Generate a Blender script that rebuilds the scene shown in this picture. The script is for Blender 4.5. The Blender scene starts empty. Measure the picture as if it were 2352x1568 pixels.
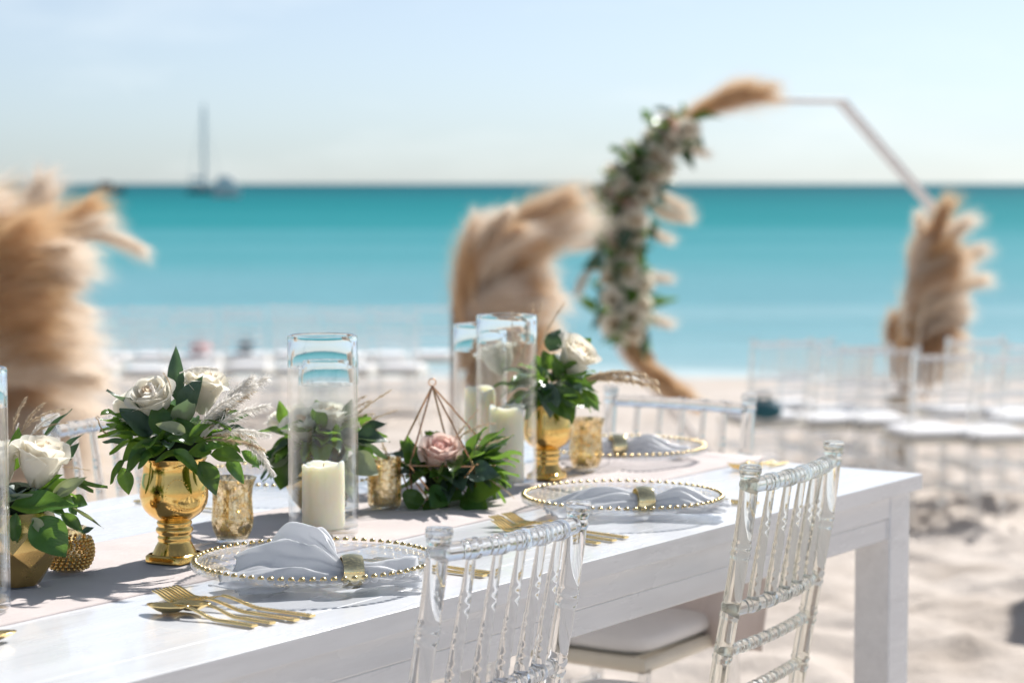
import bpy, math, random
from mathutils import Vector, Matrix, noise
R = math.radians
random.seed(11)
# ------------------------------------------------------------------ camera, world, sun, exposure
sc = bpy.context.scene
COL = sc.collection
F, HZ, CX, CY, CZ = 5000.0, 422.0, 1176.0, 784.0, 1.292      # photo measured on a 2352 x 1568 sheet
TH = math.atan((CY - HZ) / F)
cam_d = bpy.data.cameras.new('camera'); cam = bpy.data.objects.new('camera', cam_d); COL.objects.link(cam)
cam.location = (0, 0, CZ); cam.rotation_euler = (math.pi/2 - TH, 0, 0)
cam_d.sensor_width = 36; cam_d.lens = 36*F/2352; cam_d.clip_start = .05; cam_d.clip_end = 30000
cam_d.dof.use_dof = True; cam_d.dof.focus_distance = 2.93; cam_d.dof.aperture_fstop = 4.1
sc.camera = cam
SUN_AZ, SUN_EL = 36.0, 40.0                                   # azimuth from +Y towards +X
w = bpy.data.worlds.new('World'); sc.world = w; w.use_nodes = True
nt = w.node_tree; bg = nt.nodes['Background']
sky = nt.nodes.new('ShaderNodeTexSky'); sky.sky_type = 'NISHITA'; sky.sun_disc = False
sky.sun_elevation = R(SUN_EL); sky.sun_rotation = R(SUN_AZ)
sky.air_density = .75; sky.dust_density = .35; sky.ozone_density = 6; sky.altitude = 0
hsv = nt.nodes.new('ShaderNodeHueSaturation'); hsv.inputs['Saturation'].default_value = .52
tint = nt.nodes.new('ShaderNodeMix'); tint.data_type = 'RGBA'; tint.blend_type = 'MULTIPLY'; tint.inputs[0].default_value = 1; tint.inputs[7].default_value = (.935, .98, .995, 1)
wc = nt.nodes.new('ShaderNodeTexCoord'); wmp = nt.nodes.new('ShaderNodeMapping'); wmp.inputs['Scale'].default_value = (2.2, 2.2, 9)      # thin high haze
wno = nt.nodes.new('ShaderNodeTexNoise'); wno.inputs['Scale'].default_value = 2.4; wno.inputs['Detail'].default_value = 7; wno.inputs['Roughness'].default_value = .6
wmr = nt.nodes.new('ShaderNodeMapRange'); wmr.inputs[1].default_value = .48; wmr.inputs[2].default_value = .80; wmr.inputs[3].default_value = 0; wmr.inputs[4].default_value = .42
hz = nt.nodes.new('ShaderNodeMix'); hz.data_type = 'RGBA'; hz.inputs[7].default_value = (9.6, 10.2, 10.3, 1)
nt.links.new(wc.outputs['Generated'], wmp.inputs[0]); nt.links.new(wmp.outputs[0], wno.inputs['Vector']); nt.links.new(wno.outputs[0], wmr.inputs[0]); nt.links.new(wmr.outputs[0], hz.inputs[0])
nt.links.new(sky.outputs[0], hsv.inputs['Color']); nt.links.new(hsv.outputs[0], tint.inputs[6]); nt.links.new(tint.outputs[2], hz.inputs[6]); nt.links.new(hz.outputs[2], bg.inputs[0]); bg.inputs[1].default_value = 0.052
sd = bpy.data.lights.new('sun', 'SUN'); sd.energy = 3.0; sd.angle = R(.5); sd.color = (1, .975, .94)
so = bpy.data.objects.new('sun', sd); COL.objects.link(so)
sdir = Vector((math.sin(R(SUN_AZ))*math.cos(R(SUN_EL)), math.cos(R(SUN_AZ))*math.cos(R(SUN_EL)), math.sin(R(SUN_EL))))
so.rotation_euler = sdir.to_track_quat('Z', 'Y').to_euler(); so.location = (6, 8, 9)
vs = sc.view_settings; vs.view_transform = 'Standard'; vs.look = 'None'; vs.gamma = 1; vs.exposure = 1.13
cy = sc.cycles
cy.max_bounces = 18; cy.transmission_bounces = 16; cy.glossy_bounces = 6; cy.diffuse_bounces = 4; cy.transparent_max_bounces = 32
cy.caustics_reflective = False; cy.caustics_refractive = True; cy.blur_glossy = .4; cy.sample_clamp_indirect = 5
cy.use_denoising = True
sc.render.engine = 'CYCLES'

# ------------------------------------------------------------------ pixel helpers (photo pixel -> point)
def ray(x, y):
    a = (x-CX)/F; b = (CY-y)/F
    return Vector((a, math.cos(TH)+b*math.sin(TH), -math.sin(TH)+b*math.cos(TH)))
def onz(x, y, z):
    d = ray(x, y); return Vector((0, 0, CZ)) + d*((z-CZ)/d.z)
def atd(x, y, Y):
    d = ray(x, y); return Vector((0, 0, CZ)) + d*(Y/d.y)
TC = Vector((.733, 3.946, 0)); TU = Vector((.5707, .8212, 0)); TN = Vector((-.8212, .5707, 0))
TT = .76                                                       # table top height
def uv(a, b, z=TT): return TC + TU*a + TN*b + Vector((0, 0, z))
def table_mat(a, b, z=TT, rot=0):
    return Matrix.Translation(uv(a, b, z)) @ Matrix.Rotation(math.atan2(TU.y, TU.x)+rot, 4, 'Z')

# ------------------------------------------------------------------ materials
def nodes(name):
    m = bpy.data.materials.new(name); m.use_nodes = True
    t = m.node_tree; return m, t, t.nodes['Principled BSDF'], t.nodes['Material Output']
def N(t, typ, **kw):
    n = t.nodes.new(typ)
    for k, v in kw.items(): setattr(n, k, v)
    return n
def ramp(t, stops, fac=None):
    r = N(t, 'ShaderNodeValToRGB'); e = r.color_ramp.elements
    while len(e) < len(stops): e.new(.5)
    for el, (p, c) in zip(e, stops): el.position = p; el.color = (*c, 1)
    if fac is not None: t.links.new(fac, r.inputs[0])
    return r
def noise_tex(t, scale, detail=4, coord='Object', rough=.55, stretch=None):
    tc = N(t, 'ShaderNodeTexCoord'); n = N(t, 'ShaderNodeTexNoise')
    n.inputs['Scale'].default_value = scale; n.inputs['Detail'].default_value = detail; n.inputs['Roughness'].default_value = rough
    src = tc.outputs[coord]
    if stretch:
        mp = N(t, 'ShaderNodeMapping'); mp.inputs['Scale'].default_value = stretch; t.links.new(src, mp.inputs[0]); src = mp.outputs[0]
    t.links.new(src, n.inputs['Vector']); return n
def bump(t, p, h, strength, dist):
    b = N(t, 'ShaderNodeBump'); b.inputs['Strength'].default_value = strength; b.inputs['Distance'].default_value = dist
    t.links.new(h, b.inputs['Height']); t.links.new(b.outputs[0], p.inputs['Normal']); return b
def setp(p, base=None, rough=None, metal=None, spec=None, coat=None, sheen=None):
    if base: p.inputs['Base Color'].default_value = (*base, 1)
    if rough is not None: p.inputs['Roughness'].default_value = rough
    if metal is not None: p.inputs['Metallic'].default_value = metal
    if spec is not None: p.inputs['Specular IOR Level'].default_value = spec
    if coat is not None: p.inputs['Coat Weight'].default_value = coat; p.inputs['Coat Roughness'].default_value = .05
    if sheen is not None: p.inputs['Sheen Weight'].default_value = sheen
M = {}
def mat_gold(name, base, rough, vary=.06, bsc=60, bst=.0):
    m, t, p, o = nodes(name); setp(p, base, rough, 1)
    n = noise_tex(t, 35, 5); mr = N(t, 'ShaderNodeMapRange'); mr.inputs[3].default_value = rough-vary*.5; mr.inputs[4].default_value = rough+vary
    t.links.new(n.outputs[0], mr.inputs[0]); t.links.new(mr.outputs[0], p.inputs['Roughness'])
    if bst: bump(t, p, noise_tex(t, bsc, 2).outputs[0], bst, .001)
    return m
M['gold'] = mat_gold('polished_gold', (.80, .52, .17), .10, .14)
M['gold_pot'] = mat_gold('brushed_gold', (.74, .50, .19), .24, .1)
M['gold_bead'] = mat_gold('gold_bead', (.84, .64, .32), .26)
M['gold_cutlery'] = mat_gold('gold_cutlery', (1.0, .74, .33), .19, .1)
M['gold_ring'] = mat_gold('gold_napkin_ring', (.95, .80, .46), .06, .02)
M['copper_wire'] = mat_gold('rose_gold_wire', (.72, .42, .24), .25)

def fresnel_fac(t, lo, hi, power=4.0):
    lw = N(t, 'ShaderNodeLayerWeight'); lw.inputs[0].default_value = .5
    pw = N(t, 'ShaderNodeMath', operation='POWER'); pw.inputs[1].default_value = power; t.links.new(lw.outputs['Facing'], pw.inputs[0])
    mr = N(t, 'ShaderNodeMapRange'); mr.inputs[3].default_value = lo; mr.inputs[4].default_value = hi; t.links.new(pw.outputs[0], mr.inputs[0])
    return mr.outputs[0]
def mat_thin(name, tint, lo, hi, rough=.0, power=4.0, bst=0):
    m, t, p, o = nodes(name); t.nodes.remove(p)
    tr = N(t, 'ShaderNodeBsdfTransparent'); tr.inputs[0].default_value = (*tint, 1)
    gl = N(t, 'ShaderNodeBsdfGlossy'); gl.inputs['Roughness'].default_value = rough; gl.inputs[0].default_value = (1, 1, 1, 1)
    mx = N(t, 'ShaderNodeMixShader'); t.links.new(fresnel_fac(t, lo, hi, power), mx.inputs[0])
    t.links.new(tr.outputs[0], mx.inputs[1]); t.links.new(gl.outputs[0], mx.inputs[2]); t.links.new(mx.outputs[0], o.inputs[0])
    if bst:
        b = N(t, 'ShaderNodeBump'); b.inputs['Strength'].default_value = bst; b.inputs['Distance'].default_value = .002
        n = noise_tex(t, 40, 3); t.links.new(n.outputs[0], b.inputs['Height']); t.links.new(b.outputs[0], gl.inputs['Normal'])
    return m
M['thin_glass'] = mat_thin('thin_clear_glass', (.98, .99, .992), .018, .85, .0, 3.0)
M['plate_glass'] = mat_thin('plate_clear_glass', (.985, .99, .995), .085, .7, .02, 2.5, .8)
def mat_glass(name, col, ior, rough=0.0, bst=0, milky=0):
    m, t, p, o = nodes(name); t.nodes.remove(p)
    g = N(t, 'ShaderNodeBsdfGlass'); g.inputs[0].default_value = (*col, 1); g.inputs['Roughness'].default_value = rough; g.inputs['IOR'].default_value = ior
    if milky:
        df = N(t, 'ShaderNodeBsdfDiffuse'); df.inputs[0].default_value = (.9, .9, .88, 1); mx = N(t, 'ShaderNodeMixShader'); mx.inputs[0].default_value = milky
        t.links.new(g.outputs[0], mx.inputs[1]); t.links.new(df.outputs[0], mx.inputs[2]); t.links.new(mx.outputs[0], o.inputs[0])
    else: t.links.new(g.outputs[0], o.inputs[0])
    if bst:
        b = N(t, 'ShaderNodeBump'); b.inputs['Strength'].default_value = bst; b.inputs['Distance'].default_value = .002
        n = noise_tex(t, 25, 2); t.links.new(n.outputs[0], b.inputs['Height']); t.links.new(b.outputs[0], g.inputs['Normal'])
    return m
M['glass'] = mat_glass('clear_glass', (.99, 1, 1), 1.48)
M['resin'] = mat_glass('clear_resin', (.99, .992, .992), 1.36, .0, .0, .10)
M['resin_aged'] = mat_glass('yellowed_resin', (.98, .975, .94), 1.36, .0, .0, .10)

def mat_mercury(name, gold, amount, scale):
    m, t, p, o = nodes(name); setp(p, gold, .16, 1)
    tr = N(t, 'ShaderNodeBsdfTransparent'); tr.inputs[0].default_value = (1, .93, .78, 1)
    n = noise_tex(t, scale, 8, rough=.75); tc = n
    r = ramp(t, [(amount-.08, (0, 0, 0)), (amount+.1, (1, 1, 1))], n.outputs[0])
    mx = N(t, 'ShaderNodeMixShader'); t.links.new(r.outputs[0], mx.inputs[0])
    t.links.new(tr.outputs[0], mx.inputs[1]); t.links.new(p.outputs[0], mx.inputs[2]); t.links.new(mx.outputs[0], o.inputs[0])
    c = ramp(t, [(.3, tuple(c*.6 for c in gold)), (.6, gold), (.8, (.95, .9, .8))], noise_tex(t, scale*2.2, 4).outputs[0])
    t.links.new(c.outputs[0], p.inputs[0]); return m
M['mercury'] = mat_mercury('mercury_glass', (.86, .74, .50), .50, 130)
M['mercury_light'] = mat_mercury('pale_mercury_glass', (.85, .72, .48), .53, 90)

def mat_plain(name, base, rough, spec=.5, coat=None, nscale=None, namt=.0, bst=0, bsc=200, bd=.001, sheen=None, stretch=None):
    m, t, p, o = nodes(name); setp(p, base, rough, 0, spec, coat, sheen)
    if nscale:
        n = noise_tex(t, nscale, 5, stretch=stretch)
        c = ramp(t, [(.3, tuple(max(0, x*(1-namt)) for x in base)), (.7, tuple(min(1, x*(1+namt)) for x in base))], n.outputs[0])
        t.links.new(c.outputs[0], p.inputs[0])
    if bst: bump(t, p, noise_tex(t, bsc, 3, stretch=stretch).outputs[0], bst, bd)
    return m
M['paint'] = mat_plain('white_gloss_paint', (.78, .79, .81), .24, .5, .35, 5, .05, .22, 12, .002, stretch=(1, 9, 9))
pt_ = M['paint'].node_tree; pp_ = pt_.nodes['Principled BSDF']; pc_ = pp_.inputs['Base Color'].links[0].from_socket
sc_ = ramp(pt_, [(.60, (1, 1, 1)), (.70, (.80, .78, .74)), (.78, (1, 1, 1))], noise_tex(pt_, 5.5, 9, rough=.72, stretch=(.35, 1, 1)).outputs[0])
pm_ = N(pt_, 'ShaderNodeMix', data_type='RGBA', blend_type='MULTIPLY'); pm_.inputs[0].default_value = .30; pt_.links.new(pc_, pm_.inputs[6]); pt_.links.new(sc_.outputs[0], pm_.inputs[7]); pt_.links.new(pm_.outputs[2], pp_.inputs['Base Color'])
pr_ = N(pt_, 'ShaderNodeMapRange'); pr_.inputs[3].default_value = .14; pr_.inputs[4].default_value = .42; pt_.links.new(noise_tex(pt_, 7, 6, stretch=(.5, 2, 2)).outputs[0], pr_.inputs[0]); pt_.links.new(pr_.outputs[0], pp_.inputs['Roughness'])
M['cushion'] = mat_plain('white_cushion_fabric', (.87, .86, .86), .85, .2, None, 12, .03, .3, 300, .001, .2)
M['wood_post'] = mat_plain('weathered_brown_wood', (.23, .14, .08), .7, .3, None, 18, .4, .4, 60, .004, stretch=(4, 4, .5))
M['arch_metal'] = mat_plain('pale_grey_painted_metal', (.74, .73, .73), .4, .5, None, 20, .06)
M['hull_dark'] = mat_plain('hazed_dark_hull_paint', (.10, .13, .15), .4, .5, None, 2, .2)  # dark hull lifted to mid-dark, haze put into the colour
M['hull_white'] = mat_plain('white_hull_paint', (.8, .8, .8), .3, .5, None, 2, .05)
M['mast'] = mat_plain('hazed_grey_mast_metal', (.62, .67, .71), .4, .5, None, 2, .1)  # grey lightened so distance haze is painted into the mast
M['teal_cloth'] = mat_plain('teal_cloth', (.03, .11, .14), .8, .2, None, 30, .2)
M['pink_cloth'] = mat_plain('pink_cloth', (.72, .40, .38), .8, .2, None, 30, .1)
M['stem'] = mat_plain('dry_stem', (.45, .30, .16), .7, .2, None, 40, .2)
M['parasol'] = mat_plain('canvas_cream', (.62, .55, .45), .85, .1, None, 20, .1)
M['seat_ivory'] = mat_plain('ivory_seat_panel', (.78, .73, .62), .35, .4, None, 20, .05)
M['leaf_filler'] = mat_plain('dark_filler', (.02, .03, .015), .9, .1, None, 60, .5, .6, 120, .006)

def mat_trans(name, cols, tcol, tfac, rough, spec=.4, scale=40, back=None, bst=.0, rand=.0, sheen=None, stretch=None, veins=False):
    m, t, p, o = nodes(name); setp(p, cols[0], rough, 0, spec, None, sheen)
    n = noise_tex(t, scale, 4, stretch=stretch)
    r = ramp(t, [(.3, cols[0]), (.7, cols[1])], n.outputs[0]); c = r.outputs[0]
    if rand:
        oi = N(t, 'ShaderNodeObjectInfo'); hs = N(t, 'ShaderNodeHueSaturation')
        mr = N(t, 'ShaderNodeMapRange'); mr.inputs[3].default_value = 1-rand; mr.inputs[4].default_value = 1+rand
        t.links.new(oi.outputs['Random'], mr.inputs[0]); t.links.new(mr.outputs[0], hs.inputs['Value'])
        mh = N(t, 'ShaderNodeMapRange'); mh.inputs[3].default_value = .5-rand*.05; mh.inputs[4].default_value = .5+rand*.03
        t.links.new(oi.outputs['Random'], mh.inputs[0]); t.links.new(mh.outputs[0], hs.inputs['Hue'])
        t.links.new(c, hs.inputs['Color']); c = hs.outputs[0]
    if back:
        g = N(t, 'ShaderNodeNewGeometry'); mx = N(t, 'ShaderNodeMix', data_type='RGBA')
        t.links.new(g.outputs['Backfacing'], mx.inputs[0]); t.links.new(c, mx.inputs[6]); mx.inputs[7].default_value = (*back, 1); c = mx.outputs[2]
    t.links.new(c, p.inputs[0])
    tb = N(t, 'ShaderNodeBsdfTranslucent'); tb.inputs[0].default_value = (*tcol, 1)
    ms = N(t, 'ShaderNodeMixShader'); ms.inputs[0].default_value = tfac
    t.links.new(p.outputs[0], ms.inputs[1]); t.links.new(tb.outputs[0], ms.inputs[2]); t.links.new(ms.outputs[0], o.inputs[0])
    if veins:
        tc = N(t, 'ShaderNodeTexCoord'); wv = N(t, 'ShaderNodeTexWave'); wv.bands_direction = 'DIAGONAL'
        wv.inputs['Scale'].default_value = 9; wv.inputs['Distortion'].default_value = 1.5; t.links.new(tc.outputs['Object'], wv.inputs[0])
        bump(t, p, wv.outputs['Fac'], .12, .02)
    elif bst: bump(t, p, noise_tex(t, scale*3, 3, stretch=stretch).outputs[0], bst, .002)
    return m
M['leaf'] = mat_trans('ruscus_leaf', ((.026, .080, .022), (.050, .135, .034)), (.26, .46, .05), .36, .22, .5, 3, (.075, .14, .05), rand=.35, veins=True)
M['leaf_dusty'] = mat_trans('eucalyptus_leaf', ((.045, .085, .065), (.075, .125, .095)), (.14, .26, .08), .2, .38, .4, 3, (.24, .28, .20), rand=.25, veins=True)
M['leaf_pale'] = mat_trans('pale_leaf_underside_highlight', ((.26, .31, .20), (.34, .38, .26)), (.4, .45, .16), .25, .5, .3, 3, rand=.15, veins=True)
M['petal'] = mat_trans('white_petal', ((.86, .83, .76), (.88, .86, .80)), (.97, .92, .80), .5, .55, .25, 8, bst=.05)
M['petal_core'] = mat_trans('cream_petal', ((.80, .66, .52), (.84, .74, .62)), (.95, .8, .6), .5, .55, .25, 8)
M['petal_pink'] = mat_trans('blush_petal', ((.84, .68, .62), (.86, .75, .69)), (.95, .74, .64), .48, .55, .25, 8, bst=.05)
M['petal_pink_core'] = mat_trans('rose_pink_petal', ((.82, .56, .52), (.85, .64, .60)), (.95, .66, .58), .46, .55, .25, 8)
M['plume'] = mat_trans('pampas_tan', ((.52, .36, .21), (.74, .56, .37)), (.88, .66, .42), .5, .8, .1, 9, rand=.34)
M['plume_cream_sunlit'] = mat_trans('pampas_cream_sunlit', ((.76, .66, .54), (.84, .76, .66)), (.96, .88, .78), .5, .8, .1, 9, rand=.12)  # cream plumes, also painting the sunlight on the outer edges
M['wisp'] = mat_trans('dry_grass_wisp', ((.60, .46, .31), (.74, .62, .47)), (.85, .72, .52), .4, .75, .15, 60, rand=.15)
M['wisp_white'] = mat_trans('white_grass_wisp', ((.82, .78, .72), (.87, .84, .80)), (.95, .92, .86), .5, .75, .15, 60)
M['wax'] = mat_plain('ivory_wax', (.86, .80, .64), .45, .35, None, 25, .04, .15, 40, .002)
wm = M['wax'].node_tree.nodes['Principled BSDF']; wm.inputs['Subsurface Weight'].default_value = .9; wm.inputs['Subsurface Radius'].default_value = (.045, .034, .018); wm.inputs['Subsurface Scale'].default_value = 1.0
M['satin'] = mat_trans('white_satin', ((.84, .85, .87), (.87, .88, .90)), (.97, .97, .97), .55, .32, .5, 240, bst=.22, sheen=.3)
# runner: fine ribbed blush cloth
m, t, p, o = nodes('blush_runner_cloth'); setp(p, (.74, .65, .62), .8, 0, .2, None, .25)
tc = N(t, 'ShaderNodeTexCoord'); wv = N(t, 'ShaderNodeTexWave'); wv.inputs['Scale'].default_value = 210; t.links.new(tc.outputs['Object'], wv.inputs[0])
bump(t, p, wv.outputs['Fac'], .35, .0006)
c = ramp(t, [(.35, (.66, .57, .535)), (.65, (.73, .645, .61))], noise_tex(t, 9, 5).outputs[0]); t.links.new(c.outputs[0], p.inputs[0]); M['runner'] = m
# sand
m, t, p, o = nodes('pale_beach_sand'); setp(p, (.55, .46, .40), .92, 0, .15)
n1 = noise_tex(t, 1.1, 8, rough=.62); n2 = noise_tex(t, 260, 3)
c = ramp(t, [(.30, (.49, .415, .35)), (.50, (.61, .535, .47)), (.75, (.67, .60, .54))], n1.outputs[0])
c2 = N(t, 'ShaderNodeMix', data_type='RGBA', blend_type='MULTIPLY'); c2.inputs[0].default_value = .35
g2 = ramp(t, [(.3, (.6, .6, .6)), (.7, (1, 1, 1))], n2.outputs[0]); t.links.new(c.outputs[0], c2.inputs[6]); t.links.new(g2.outputs[0], c2.inputs[7]); t.links.new(c2.outputs[2], p.inputs[0])
n3 = noise_tex(t, 9, 8, rough=.65); bump(t, p, n3.outputs[0], .7, .03); M['sand'] = m
# sea: turquoise over sand shoals, deeper and darker far out
m, t, p, o = nodes('turquoise_sea'); setp(p, (.02, .25, .3), .6, 0, .0)
g = N(t, 'ShaderNodeNewGeometry'); sx = N(t, 'ShaderNodeSeparateXYZ'); t.links.new(g.outputs['Position'], sx.inputs[0])
nb = noise_tex(t, .06, 7, stretch=(.30, 1, 1), rough=.62); ad = N(t, 'ShaderNodeMath', operation='MULTIPLY_ADD')
lg = N(t, 'ShaderNodeMath', operation='LOGARITHM'); lg.inputs[1].default_value = 10; t.links.new(sx.outputs['Y'], lg.inputs[0])
t.links.new(nb.outputs[0], ad.inputs[0]); ad.inputs[1].default_value = .65; t.links.new(lg.outputs[0], ad.inputs[2])
mr = N(t, 'ShaderNodeMapRange'); mr.inputs[1].default_value = 1.70; mr.inputs[2].default_value = 3.44; t.links.new(ad.outputs[0], mr.inputs[0])
c = ramp(t, [(.0, (.50, .58, .59)), (.03, (.27, .43, .47)), (.12, (.15, .335, .385)), (.25, (.085, .30, .34)), (.34, (.045, .26, .295)), (.42, (.014, .225, .25)), (.58, (.004, .185, .21)), (.95, (.003, .10, .13))], mr.outputs[0])
t.links.new(c.outputs[0], p.inputs[0])
wn = noise_tex(t, .9, 6, stretch=(.45, 1.2, 1)); bump(t, p, wn.outputs[0], .5, .5)
df = N(t, 'ShaderNodeBsdfDiffuse'); t.links.new(c.outputs[0], df.inputs[0]); gs = N(t, 'ShaderNodeBsdfGlossy'); gs.inputs['Roughness'].default_value = .3
bn = [n_ for n_ in t.nodes if n_.type == 'BUMP'][0]; t.links.new(bn.outputs[0], gs.inputs['Normal']); t.links.new(bn.outputs[0], df.inputs['Normal'])
mx = N(t, 'ShaderNodeMixShader'); mx.inputs[0].default_value = .07; t.links.new(df.outputs[0], mx.inputs[1]); t.links.new(gs.outputs[0], mx.inputs[2]); t.links.new(mx.outputs[0], o.inputs[0]); t.nodes.remove(p); M['sea'] = m

# ------------------------------------------------------------------ mesh helpers
class MB:
    def __init__(s): s.v = []; s.f = []; s.m = []
    def add(s, vs, fs, mi=0):
        o = len(s.v); s.v += [tuple(v) for v in vs]; s.f += [tuple(i+o for i in f) for f in fs]; s.m += [mi]*len(fs)
    def grid(s, fn, nu, nv, closed=False, mi=0):
        vs = [fn(i/(nu if closed else nu-1), j/(nv-1)) for j in range(nv) for i in range(nu)]
        fs = []
        for j in range(nv-1):
            for i in range(nu if closed else nu-1):
                k = (i+1) % nu; fs.append((j*nu+i, j*nu+k, (j+1)*nu+k, (j+1)*nu+i))
        s.add(vs, fs, mi)
    def lathe(s, prof, n=24, mi=0, cap0=False, cap1=False, mat=None):
        vs = []
        for r, z in prof:
            for i in range(n):
                a = 2*math.pi*i/n; v = Vector((r*math.cos(a), r*math.sin(a), z)); vs.append(mat @ v if mat else v)
        fs = [(j*n+i, j*n+(i+1) % n, (j+1)*n+(i+1) % n, (j+1)*n+i) for j in range(len(prof)-1) for i in range(n)]
        if cap0: fs.append(tuple(range(n-1, -1, -1)))
        if cap1: fs.append(tuple((len(prof)-1)*n+i for i in range(n)))
        s.add(vs, fs, mi)
    def tube(s, path, rad, n=8, mi=0, cap=True):
        pts = [Vector(p) for p in path]; vs = []; prev = None
        for i, p in enumerate(pts):
            d = (pts[min(i+1, len(pts)-1)] - pts[max(i-1, 0)]).normalized()
            if prev is None:
                x = d.orthogonal().normalized()
            else:
                x = (prev - d*prev.dot(d)).normalized()
            prev = x; y = d.cross(x); r = rad[i] if isinstance(rad, (list, tuple)) else rad
            vs += [p + (x*math.cos(2*math.pi*k/n) + y*math.sin(2*math.pi*k/n))*r for k in range(n)]
        fs = [(j*n+i, j*n+(i+1) % n, (j+1)*n+(i+1) % n, (j+1)*n+i) for j in range(len(pts)-1) for i in range(n)]
        if cap: fs += [tuple(range(n-1, -1, -1)), tuple((len(pts)-1)*n+i for i in range(n))]
        s.add(vs, fs, mi)
    def box(s, lo, hi, mat=None, mi=0):
        (a, b, c), (d, e, f) = lo, hi
        vs = [Vector(v) for v in ((a,b,c),(d,b,c),(d,e,c),(a,e,c),(a,b,f),(d,b,f),(d,e,f),(a,e,f))]
        if mat: vs = [mat @ v for v in vs]
        s.add(vs, [(0,3,2,1),(4,5,6,7),(0,1,5,4),(1,2,6,5),(2,3,7,6),(3,0,4,7)], mi)
    def mesh(s, name, smooth=35):
        me = bpy.data.meshes.new(name); me.from_pydata(s.v, [], s.f); me.validate()
        if any(s.m): me.polygons.foreach_set('material_index', s.m)
        if smooth:
            me.polygons.foreach_set('use_smooth', [True]*len(me.polygons))
            if smooth < 180: me.set_sharp_from_angle(angle=R(smooth))
        me.update(); return me
def obj(name, me, mat=None, parent=None, mw=None, ml=None, smooth=35):
    if isinstance(me, MB): me = me.mesh(name, smooth)
    o = bpy.data.objects.new(name, me); COL.objects.link(o)
    if mat and not me.materials:
        for k in (mat if isinstance(mat, (list, tuple)) else [mat]): me.materials.append(M[k])
    if parent: o.parent = parent
    if mw is not None: o.matrix_basis = (world(parent).inverted() @ mw) if parent else mw
    if ml is not None: o.matrix_basis = ml
    return o
def world(o): return o.matrix_basis if o.parent is None else world(o.parent) @ o.matrix_basis
def tag(o, label, cat, group=None, kind=None):
    if label: o['label'] = label
    if cat: o['category'] = cat
    if group: o['group'] = group
    if kind: o['kind'] = kind
    return o
def thing(name, label, cat, mat=None, group=None):
    o = bpy.data.objects.new(name, None); COL.objects.link(o); o.empty_display_size = .05
    if mat is not None: o.matrix_basis = mat
    return tag(o, label, cat, group)
def copy_tree(o, parent=None):
    c = o.copy(); COL.objects.link(c); c.parent = parent
    for ch in o.children: copy_tree(ch, c)
    return c
def bevel(o, width, seg=2):
    b = o.modifiers.new('bevel', 'BEVEL'); b.width = width; b.segments = seg; b.limit_method = 'ANGLE'; b.angle_limit = R(40); return o
T = Matrix.Translation
def S3(a, b=None, c=None):
    b = a if b is None else b; c = a if c is None else c
    return Matrix.Diagonal((a, b, c, 1))
def frame(p, ydir, up):                                       # Y along ydir, Z near up
    y = Vector(ydir).normalized(); x = y.cross(Vector(up))
    x = x.normalized() if x.length > 1e-4 else y.orthogonal().normalized()
    z = x.cross(y)
    return Matrix(((x.x, y.x, z.x, p[0]), (x.y, y.y, z.y, p[1]), (x.z, y.z, z.z, p[2]), (0, 0, 0, 1)))
def sm(a, b, x): k = max(0, min(1, (x-a)/(b-a))); return k*k*(3-2*k)

# ------------------------------------------------------------------ the setting: beach, sea
SEA = -.80
def gz(x, y):
    z = -.47*sm(5.6, 11.4, y) - .14*sm(10.5, 15.5, y) - .05*sm(15, 20, y) - .5*sm(19.5, 31, y) - 3*sm(30, 60, y)
    if -3 < y < 22 and abs(x) < 9:
        k = 1 - sm(14, 22, y)
        z += k*(.05*noise.noise((x*1.7, y*1.7, 0)) + .05*noise.noise((x*3.6, y*3.6, 3)) + .024*noise.noise((x*8, y*8, 7)))
        if -.5 < x < 6 and 3 < y < 16:                             # trodden hollows
            dd, pp = noise.voronoi((x*2.3, y*1.9, .5))
            if noise.noise(pp[0]*1.7) > -.12: z -= .024*sm(.34, .08, dd[0]) - .012*sm(.5, .34, dd[0])*sm(.2, .34, dd[0])
    return z
mb = MB()
xs = [-400, -150, -60, -25, -14] + [-9 + .18*i for i in range(48)] + [-.4 + .042*i for i in range(150)] + [6 + .15*i for i in range(20)] + [14, 25, 60, 150, 400]
ys = [-200, -60, -20, -8] + [-3 + .12*i for i in range(50)] + [3 + .048*i for i in range(250)] + [15.05 + .14*i for i in range(50)] + [24, 26, 28, 31, 36, 45, 60, 80]
mb.grid(lambda a, b: (xs[round(a*(len(xs)-1))], ys[round(b*(len(ys)-1))], gz(xs[round(a*(len(xs)-1))], ys[round(b*(len(ys)-1))])), len(xs), len(ys))
tag(obj('sand_beach', mb, 'sand', smooth=180), 'pale sandy beach sloping down to the turquoise sea', 'beach', kind='structure')
mb = MB(); sy = [21, 30, 60, 150, 500, 2000, 8000, 26000]; sxx = [-12000, -2000, -300, 0, 300, 2000, 12000]
mb.grid(lambda a, b: (sxx[round(a*6)], sy[round(b*7)], SEA), 7, 8)
tag(obj('sea', mb, 'sea', smooth=180), 'turquoise sea reaching to the horizon', 'sea', kind='structure')

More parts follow.
